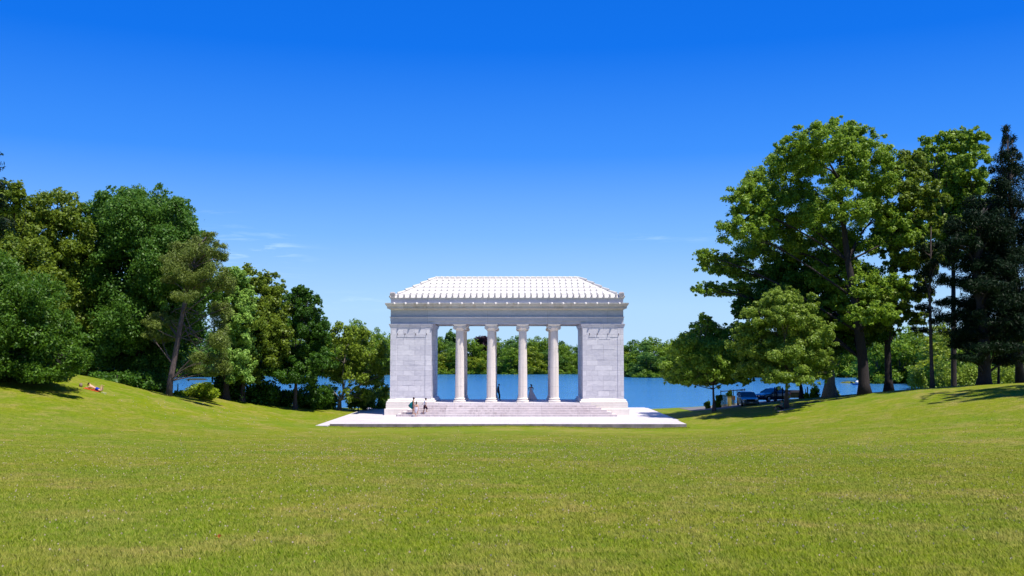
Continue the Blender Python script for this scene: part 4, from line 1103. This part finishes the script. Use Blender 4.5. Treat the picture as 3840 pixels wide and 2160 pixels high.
def lay(name, label, cat, x0, x1, y0, y1, mat, th=.02, lift=.012):
    mb = MB(); vs = []; nx_, ny_ = 12, 6
    for j in range(ny_+1):
        for i in range(nx_+1):
            x = x0+(x1-x0)*i/nx_; y = y0+(y1-y0)*j/ny_; vs.append((x, y, gzz(x, y)+lift+th+random.uniform(0, .012)))
    q = len(vs); vs += [(x, y, z-th) for x, y, z in vs]
    fs = [(j*(nx_+1)+i, j*(nx_+1)+i+1, (j+1)*(nx_+1)+i+1, (j+1)*(nx_+1)+i) for j in range(ny_) for i in range(nx_)]
    fs += [tuple(k+q for k in f[::-1]) for f in fs]
    per = [i for i in range(nx_)] + [j*(nx_+1)+nx_ for j in range(ny_)] + [ny_*(nx_+1)+nx_-i for i in range(nx_)] + [(ny_-j)*(nx_+1) for j in range(ny_)]
    fs += [(per[k], per[(k+1) % len(per)], per[(k+1) % len(per)]+q, per[k]+q)[::-1] for k in range(len(per))]
    mb.add(vs, fs); return tag(mb.build(name, mat), label, cat)
lay('towel', 'orange red towel spread on the grass under the sunbather', 'towel', sx_-.74, sx_+.45, sy_-.30, sy_+.32, orange)
hx = P(303, 1440, 80.6).x; hz = gzz(hx, 80.6)
h_ = empty('backpack', (hx, 80.6, hz)); tag(h_, 'small greyish pink bag standing on the grass left of the sunbather', 'bag')
mb = MB(); mb.rect(-.09,.09,-.06,.06,[(0,0),(.02,.04),(.025,.14),(.01,.25),(-.03,.29)]); mb.build('bag_body', plain('mauve_cloth', (.28,.20,.17), .8), h_, smooth=True)
mb = MB(); mb.tube([(-.04,0,.28),(-.03,0,.34),(.03,0,.34),(.04,0,.28)], .01, 5); mb.build('handle', plain('grey_webbing', (.12,.1,.1), .8), h_)
for i, (dx, lab) in enumerate([(.80, 'pale flat shoe on the grass nearer the sunbather'), (.98, 'pale flat shoe farther right of the sunbather')]):
    mb = MB(); x = sx_+dx; z = gzz(x, sy_-.1)
    mb.rect(-.12,.12,-.04,.04,[(0,0),(.005,.02),(-.005,.03)]); mb.tube([(-.02,-.04,.03),(.04,0,.06),(-.02,.04,.03)], .008, 5)
    o = mb.build('sandal', plain('pale_sandal', (.6,.6,.45), .7)); o.location = (x, sy_-.1, z+.01); o.rotation_euler = (0, 0, .3*i); tag(o, lab, 'shoe', 'pair of pale shoes')

# seated person by the young tree
qx = P(2929, 1500, 91.3).x; qy = 91.3; qz = gzz(qx, qy)
tealS = plain('teal_shirt', (.03,.13,.15), .8)
J = dict(pelvis=(.12,0,.13), waist=(.14,0,.30), chest=(.12,0,.48), neck=(.08,0,.62), head=(.05,0,.75), shl=(.12,.17,.56), ell=(-.02,.24,.36), wrl=(-.20,.16,.36),
         shr=(.12,-.17,.56), elr=(-.02,-.24,.36), wrr=(-.20,-.14,.36), hipl=(.06,.10,.12), knl=(-.30,.12,.38), anl=(-.52,.12,.07), tol=(-.66,.12,.05), hipr=(.06,-.10,.12), knr=(-.32,-.11,.36), anr=(-.55,-.11,.07), tor=(-.68,-.11,.05))
person((qx, qy, qz+.03), J, SKIN2, face=(-1,-.2,0), label='person in teal shirt sitting in the shade by the young tree trunk', hair=[((.02,0,.03),(.10,.095,.095))], hairm=HAIRD,
       garments=[('shirt', [[('pelvis',(.15,.13)),('waist',(.15,.13)),('chest',(.18,.14)),((.09,0,.58),(.09,.08))],[('chest',(.18,.14)),('shl',.08),((.05,.21,.44),.065)],[('chest',(.18,.14)),('shr',.08),((.05,-.21,.44),.065)]], tealS),
                 ('trousers', [[('pelvis',(.14,.12)),('hipl',.11),('knl',.085),((-.45,.12,.16),.065)],[('pelvis',(.14,.12)),('hipr',.11),('knr',.085),((-.48,-.11,.16),.065)]], black)])
bl = lay('blanket', 'pale crumpled blanket on the ground at the young tree trunk', 'blanket', qx-.5, qx+1.0, qy-1.0, qy-.4, plain('pale_cloth', (.42,.34,.30), .9))

# ------------------------------------------------------------------ cars, fence, posts, bin
TYRE = plain('tyre_rubber', (.015,.015,.016), .85); GLASSM = NT('car_glass').set(Base_Color=(.012,.02,.03,1), Roughness=.08, Metallic=0.0, Specular_IOR_Level=.8)
CHR = NT('chrome').set(Base_Color=(.55,.56,.58,1), Metallic=1.0, Roughness=.25); LAMP = NT('headlamp_glass').set(Base_Color=(.55,.6,.62,1), Roughness=.1)
RED = NT('tail_lamp').set(Base_Color=(.25,.01,.01,1), Roughness=.2)
def paint(name, c):
    t = NT(name); n = t.noise(t.pos(obj=True), 2); return t.set(Base_Color=t.mix(n, c, tuple(x*.8 for x in c)), Metallic=.55, Roughness=.28, Coat_Weight=.6)
def make_car(name, label, loc, rz, L, W, bodym, belt, roof, hood, suv=False, group='parked cars'):
    """x forward; stations: (x, hood/deck height, half width, glass top height or None)"""
    r = empty(name, loc, rz); tag(r, label, 'car', group)
    h = L/2; gb = .19
    st = [(h, .52, .66, .32), (h-.06, .62, .80, .24), (h-.25, hood-.13, .90, gb), (h-.75, hood-.03, .96, gb), (h-1.25, hood+.04, 1.0, gb), (h-1.5, belt, 1.0, gb),
          (.0, belt, 1.0, gb), (-h+1.3, belt+.03, 1.0, gb), (-h+.75, belt+.02 if suv else belt+.03, .98, gb), (-h+.2, belt if suv else belt-.02, .93, .24), (-h+.05, belt-.2, .86, .30), (-h, .6, .78, .36)]
    mb = MB(); vs = []; n = 10
    for x, zt, w, zb in st:
        hw = W/2*w
        vs += [(x,-hw*.55,zt),(x,-hw*.86,zt-.03),(x,-hw*.97,zt-.14*min(1, (zt-zb))),(x,-hw,(zt+zb)/2),(x,-hw*.95,zb),(x,hw*.95,zb),(x,hw,(zt+zb)/2),(x,hw*.97,zt-.14*min(1, (zt-zb))),(x,hw*.86,zt-.03),(x,hw*.55,zt)]
    fs = [tuple(range(n)), tuple(len(vs)-n+i for i in range(n))[::-1]]
    for k in range(len(st)-1):
        for i in range(n): fs.append((k*n+i, (k+1)*n+i, (k+1)*n+(i+1) % n, k*n+(i+1) % n))
    mb.add(vs, fs)
    # roof shell over the glasshouse
    xs0 = h-1.45; xr0 = xs0-.85 if not suv else xs0-.7; xr1 = -h+(.45 if suv else 1.25); xe = -h+(.12 if suv else .55)
    hwb, hwr = W/2*.93, W/2*.72
    def gh(x, z, w): return [(x, -w, z), (x, w, z)]
    roofp = [(xr0-.02, roof-.07), (xr0-.25, roof-.01), ((xr0+xr1)/2, roof+.02), (xr1+.2, roof-.02), (xr1, roof-.07)]
    vs = []
    for x, z in roofp: vs += [(x,-hwr-.03,z-.05),(x,-hwr*.7,z),(x,hwr*.7,z),(x,hwr+.03,z-.05)]
    m_ = len(roofp); vs += [(x, y, z-.06) for x, y, z in vs]
    fs = []
    for k in range(m_-1):
        for i in range(3): fs.append((k*4+i, k*4+i+1, (k+1)*4+i+1, (k+1)*4+i)); fs.append(((k+1)*4+i+4*m_, (k+1)*4+i+1+4*m_, k*4+i+1+4*m_, k*4+i+4*m_))
    mb.add(vs, fs)
    for s in (-1, 1):      # pillars
        for (xa, za, xb, zb_) in [(xs0, belt, xr0, roof-.08), (-.15, belt, -.2, roof-.06), (xe+.35, belt, xr1-.02+.0, roof-.08)] + ([(-h+1.25, belt, -h+1.15, roof-.06)] if suv else []):
            mb.tube([(xa, s*hwb, za-.03), (xb, s*(hwr+.02), zb_)], .045, 6)
    mb.build('body', bodym, r, smooth=False, bevel=.02)
    g = MB()
    g.add([(xs0-.01,-hwb+.03,belt-.01),(xs0-.01,hwb-.03,belt-.01),(xr0-.01,hwr,roof-.08),(xr0-.01,-hwr,roof-.08),
           (xs0-.06,-hwb+.05,belt-.03),(xs0-.06,hwb-.05,belt-.03),(xr0-.06,hwr-.02,roof-.1),(xr0-.06,-hwr+.02,roof-.1)], [(0,1,2,3),(7,6,5,4),(0,3,7,4),(1,5,6,2),(0,4,5,1),(3,2,6,7)])
    g.build('windshield', GLASSM, r)
    g = MB(); g.add([(xe,-hwb+.04,belt),(xe,hwb-.04,belt),(xr1,hwr,roof-.08),(xr1,-hwr,roof-.08),(xe+.05,-hwb+.06,belt),(xe+.05,hwb-.06,belt),(xr1+.05,hwr-.02,roof-.1),(xr1+.05,-hwr+.02,roof-.1)], [(3,2,1,0),(4,5,6,7),(0,4,7,3),(1,2,6,5),(0,1,5,4),(3,7,6,2)])
    g.build('rear_window', GLASSM, r)
    for s in (-1, 1):
        for xa, xb, xc, xd in [(xs0-.08, -.12, -.17, xr0-.02), (-.2, xe+.38, xr1+.08, -.24)]:
            g = MB(); a = s*(hwb-.012); b = s*(hwr+.0)
            g.add([(xa,a,belt),(xb,a,belt),(xc,b,roof-.1),(xd,b,roof-.1),(xa,a-s*.02,belt),(xb,a-s*.02,belt),(xc,b-s*.02,roof-.1),(xd,b-s*.02,roof-.1)], [(0,1,2,3),(7,6,5,4),(0,4,5,1),(1,5,6,2),(2,6,7,3),(3,7,4,0)])
            g.build('side_window', GLASSM, r)
        g = MB(); g.ball((xs0-.35, s*(W/2+.07), belt+.06), (.07,.10,.07), 10, 7); g.build('wing_mirror', bodym, r, smooth=True)
        g = MB(); g.ball((h-.14, s*W/2*.66, hood-.20), (.14,.17,.08), 12, 8); g.build('headlight', LAMP, r, smooth=True)
        g = MB(); g.ball((-h+.1, s*W/2*.74, belt-.16), (.07,.14,.09), 10, 7); g.build('tail_light', RED, r, smooth=True)
        for x in (h-.85, -h+.8):
            g = MB(); y0 = s*(W/2-.10)
            g.tube([(x, y0-s*.12, .33), (x, y0-s*.10, .33), (x, y0+s*.07, .33), (x, y0+s*.10, .33)], [.28,.33,.33,.28], 22)
            wh = g.build('wheel', TYRE, r); g = MB(); g.tube([(x, y0+s*.085, .33), (x, y0+s*.108, .33)], [.2,.19], 18)
            for q in range(5):
                a = q*1.2566; g.tube([(x, y0+s*.112, .33), (x+.17*math.cos(a), y0+s*.108, .33+.17*math.sin(a))], .022, 5)
            g.build('rim', CHR, wh)
    g = MB(); g.rect(h-.02, h+.04, -W*.40, W*.40, [(0,.30),(.015,.34),(.02,.44),(0,.50)]); g.build('bumper', bodym, r)
    g = MB(); g.box(h-.05, h+.035, -W*.22, W*.22, .53, hood-.20)
    for q in range(3): g.box(h+.035, h+.045, -W*.22, W*.22, .545+q*.05, .56+q*.05)
    g.build('grille', CHR if not suv else TYRE, r)
    g = MB(); g.box(h+.062, h+.07, -.16, .16, .38, .48); g.build('number_plate', plain('plate_white', (.6,.6,.55), .5), r)
    return r
silver = paint('silver_blue_paint', (.10,.14,.19)); navy = paint('navy_paint', (.008,.02,.055))
cx = P(2801, 1500, 103.6).x; 
c_ = make_car('parked_car', 'silver blue hatchback facing the camera beside the bin yard fence', (cx+.55, 105.7, gzz(cx, 105.7)+.02), -math.pi/2-.06, 4.3, 1.80, silver, .98, 1.50, .92, suv=True)
cx2 = P(2893, 1500, 109).x
make_car('parked_car', 'dark navy sedan parked at an angle behind the young tree trunk', (cx2, 109, gzz(cx2, 109)+.03), math.pi+.62, 4.6, 1.8, navy, .95, 1.43, .88)
# level parking ground and road edge
rdv = []; 
def road_strip():
    mb = MB(); xs_ = np.linspace(18.9, 29.5, 36); 
    lo = [(x, np.interp(x, [18.9,22,26,30,34], [109.5,104.4,104.8,107.2,109])) for x in xs_]
    hi = [(x, np.interp(x, [18.9,22,26,30,34], [117.5,116.5,114.5,113,110.5])) for x in xs_]
    vs = []; K = 8
    for (x, a), (_, b) in zip(lo, hi):
        for k in range(K+1):
            y = a+(b-a)*k/K; vs.append((x, y, gzz(x, y)+.02))
    mb.add(vs, [(i*(K+1)+k, (i+1)*(K+1)+k, (i+1)*(K+1)+k+1, i*(K+1)+k+1) for i in range(len(xs_)-1) for k in range(K)])
    t = NT('asphalt'); n = t.noise(t.pos(), 30, 4); t.bump(n, .3, .01)
    return tag(mb.build('road', t.set(Base_Color=t.mix(n, (.11,.105,.11), (.19,.18,.185)), Roughness=.9)), kind='structure')
road_strip()
steel = plain('dark_steel', (.02,.022,.03), .6, metal=.3); 
def at(px, py, Y): return P(px, py, Y)
# bin yard fence
fo = at(2705, 1500, 110); fx0 = fo.x; fence = empty('fence', (fx0, 110, gzz(fx0, 110))); tag(fence, 'dark steel rail fence with green slats around the bin yard', 'fence')
base = Vector(fence.location)
def rel(px, py, Y): return P(px, py, Y) - base
mb = MB(); mb.tube([rel(2703,1468,110), rel(2742,1465,110.5), rel(2765,1463,111), rel(2793,1460,113)], .05, 8); mb.tube([rel(2765,1463,111), rel(2793,1466,115)], .035, 8); mb.build('top_rail', steel, fence)
for px, t_, b_, Yf in [(2703,1466,1514,110),(2750,1463,1514,110.5),(2764,1462,1514,111),(2783,1461,1510,112),(2793,1459,1505,113)]:
    mb = MB(); p = rel(px, t_, Yf); q = rel(px, b_, Yf); mb.tube([p, q], .045, 8); mb.ball(p, .06, 8, 6); mb.build('post', steel, fence)
green = plain('green_slats', (.008,.030,.020), .8); tan = plain('tan_board', (.40,.34,.12), .8, sc=2)
mb = MB()
for i in range(20):
    px = 2703+i*1.9; p = rel(px, 1480, 110.1); q = rel(px+1.75, 1514, 110.1)
    if px < 2724 or px > 2744: mb.box(p.x, q.x, .08, .12, -.35, p.z)
for i in range(7):
    px = 2745+i*1.9; p = rel(px, 1484, 110.7); q = rel(px+1.5, 1514, 110.7); mb.box(p.x, q.x, .68, .72, -.2, p.z)
mb.build('slat_panel', green, fence)
bp = at(2727, 1480, 109.8); bq = at(2742.5, 1514.5, 109.8)
mb = MB(); w_ = bq.x-bp.x; hh = bp.z-bq.z
mb.box(0, w_, -.03, .03, 0, hh); mb.box(-.02, w_+.02, -.05, .05, hh, hh+.04)
for i in range(1, 4): mb.box(w_*i/4-.008, w_*i/4+.008, -.036, -.03, .03, hh-.03)
o = mb.build('board', tan); o.location = (bp.x, 109.8, gzz(bp.x, 109.8)); tag(o, 'tan upright board fixed on the bin yard fence', 'board')
sp_ = at(2744, 1485, 109.9); sq = at(2757, 1499, 109.9); mb = MB(); mb.box(0, sq.x-sp_.x, -.02, .02, 0, sp_.z-sq.z); mb.box(-.02, sq.x-sp_.x+.02, -.03, .03, -.03, 0)
mb.tube([((sq.x-sp_.x)/2, .03, sp_.z-sq.z), ((sq.x-sp_.x)/2, .03, -.9)], .03, 6)
o = mb.build('sign', plain('brown_sign', (.10,.07,.05), .8)); o.location = (sp_.x, 109.9, sq.z); tag(o, 'small blank brown sign right of the tan board', 'sign')
# steel posts
for px, tp, bt, Yp, lab in [(2905,1452,1512,106.4,'left one of the paired dark posts before the sedan'),(2911,1451,1512,106.4,'right one of the paired dark posts before the sedan'),(2934,1453,1512,106.6,'dark post just left of the young tree trunk'),(3028,1450,1497,108,'lone dark post near the lake right of the dark trunk')]:
    p = at(px, tp, Yp); g = gzz(p.x, Yp); mb = MB(); r_ = .065; mb.tube([(0,0,-.1),(0,0,p.z-g-.04)], r_, 10); mb.ball((0,0,p.z-g-.04), (r_*1.15,r_*1.15,.05), 10, 6)
    mb.tube([(0,0,-.02),(0,0,.05)], r_*1.8, 10)
    o = mb.build('post', steel); o.name = 'steel_post'; o.location = (p.x, Yp, g); tag(o, lab, 'post', 'dark posts around the parking area')
# dumpster
dp = at(2975, 1490, 111); dz = gzz(dp.x, 111); dr = empty('dumpster', (dp.x, 111, dz), .05); tag(dr, 'dark green metal dumpster between the sedan and the lakeside trunk', 'dumpster')
mb = MB(); mb.rect(-.8,.8,-.5,.5,[(-.06,.12),(0,.5),(0,.62),(.03,.64),(.03,.70)])
for x in (-.5, 0, .5): mb.box(x-.03, x+.03, -.54, -.5, .2, .6)
mb.build('bin_body', plain('dark_bin', (.012,.02,.022), .6), dr)
mb = MB(); mb.add([(-.82,-.5,.71),(.82,-.5,.71),(.82,.5,.92),(-.82,.5,.92),(-.82,-.5,.74),(.82,-.5,.74),(.82,.5,.95),(-.82,.5,.95)], [(3,2,1,0),(4,5,6,7),(0,1,5,4),(1,2,6,5),(2,3,7,6),(3,0,4,7)]); mb.build('lid', TYRE, dr)
for x in (-.6, .6):
    mb = MB(); mb.tube([(x-.04,-.3,.06),(x+.04,-.3,.06)], .06, 10); mb.build('wheel', TYRE, dr)

# lake details
bp = at(3214, 1443, 272); bt = empty('boat', (bp.x, 272, WATER)); tag(bt, 'small white and blue boat on the lake left of the huge tree trunk', 'boat')
mb = MB(); vs = []
for x, w, zb, zt in [(-1.2,.35,.0,.45),(-.6,.6,-.15,.42),(.4,.62,-.15,.42),(1.1,.35,0,.5),(1.5,.05,.25,.6)]:
    vs += [(x,-w,zt),(x,-w*.7,zb),(x,w*.7,zb),(x,w,zt)]
mb.add(vs, [(0,1,2,3),(19,18,17,16)]+[(k*4+i,(k+1)*4+i,(k+1)*4+(i+1) % 4,k*4+(i+1) % 4) for k in range(4) for i in range(4)])
mb.build('hull', plain('blue_hull', (.05,.15,.35), .4), bt)
mb = MB(); mb.ball((.1,0,.75),(.55,.4,.45),12,8); mb.tube([(.8,0,.45),(1.0,0,.9),(1.15,0,1.2),(1.3,0,1.15)], [.14,.1,.1,.06], 8); mb.build('cabin', plain('boat_white', (.8,.8,.8), .4), bt, smooth=True)
mb = MB(); p0 = at(3180, 1436, 292); n = 20; vs = [(0,0,.55)]
for k, f in enumerate((.5, 1.0)):
    for i in range(n):
        a = 2*math.pi*i/n; vs.append((2.8*f*math.cos(a)*(1+.15*math.sin(3*a)), 1.2*f*math.sin(a), .42 if k == 0 else -.3))
mb.add(vs, [(0, 1+i, 1+(i+1) % n) for i in range(n)] + [(1+i, 1+n+i, 1+n+(i+1) % n, 1+(i+1) % n) for i in range(n)])
o = mb.build('islet', plain('marsh_grass', (.14,.16,.03), .9, sc=1, var=.3), smooth=True); o.location = (p0.x, 292, WATER); tag(o, kind='structure')
p0 = at(737, 1420, 330); mb = MB(); n = 24; vs = [(0,0,.6)]
for k, f in enumerate((.6, 1.0)):
    for i in range(n):
        a = 2*math.pi*i/n; vs.append((4.5*f*math.cos(a), 1.5*f*math.sin(a), .5 if k == 0 else -.3))
mb.add(vs, [(0, 1+i, 1+(i+1) % n) for i in range(n)] + [(1+i, 1+n+i, 1+n+(i+1) % n, 1+(i+1) % n) for i in range(n)])
o = mb.build('islet', plain('dark_bank', (.03,.04,.02), .9), smooth=True); o.location = (p0.x, 330, WATER); tag(o, kind='structure')

# fallen leaf
lx_, ly_ = -2.75, 0
for _ in range(40):
    pass
Yl = 9.0
for Yq in np.linspace(8, 30, 400):
    if P(817, 2022, Yq).z < gzz(P(817, 2022, Yq).x, Yq): Yl = float(Yq); break
pl_ = P(817, 2022, Yl); mb = MB(); vs = [(0,0,.012)]; sz_l = 12/F*Yl
for i in range(15):
    a = 2*math.pi*i/15; r = (1 if i % 3 == 0 else .62 if i % 3 == 1 else .5)*sz_l; vs.append((r*math.cos(a), r*.7*math.sin(a), .025*math.sin(2*a)+.01))
mb.add(vs, [(0, 1+i, 1+(i+1) % 15) for i in range(15)]); mb.tube([(0,0,.012),(-sz_l*1.1,-.01,.03)], .002, 5)
o = mb.build('fallen_leaf', plain('dry_leaf', (.55,.16,.04), .7)); o.location = (pl_.x, Yl, pl_.z+.03); o.rotation_euler = (R(35), 0, .4); tag(o, 'single orange dry leaf lying in the foreground grass', 'leaf')
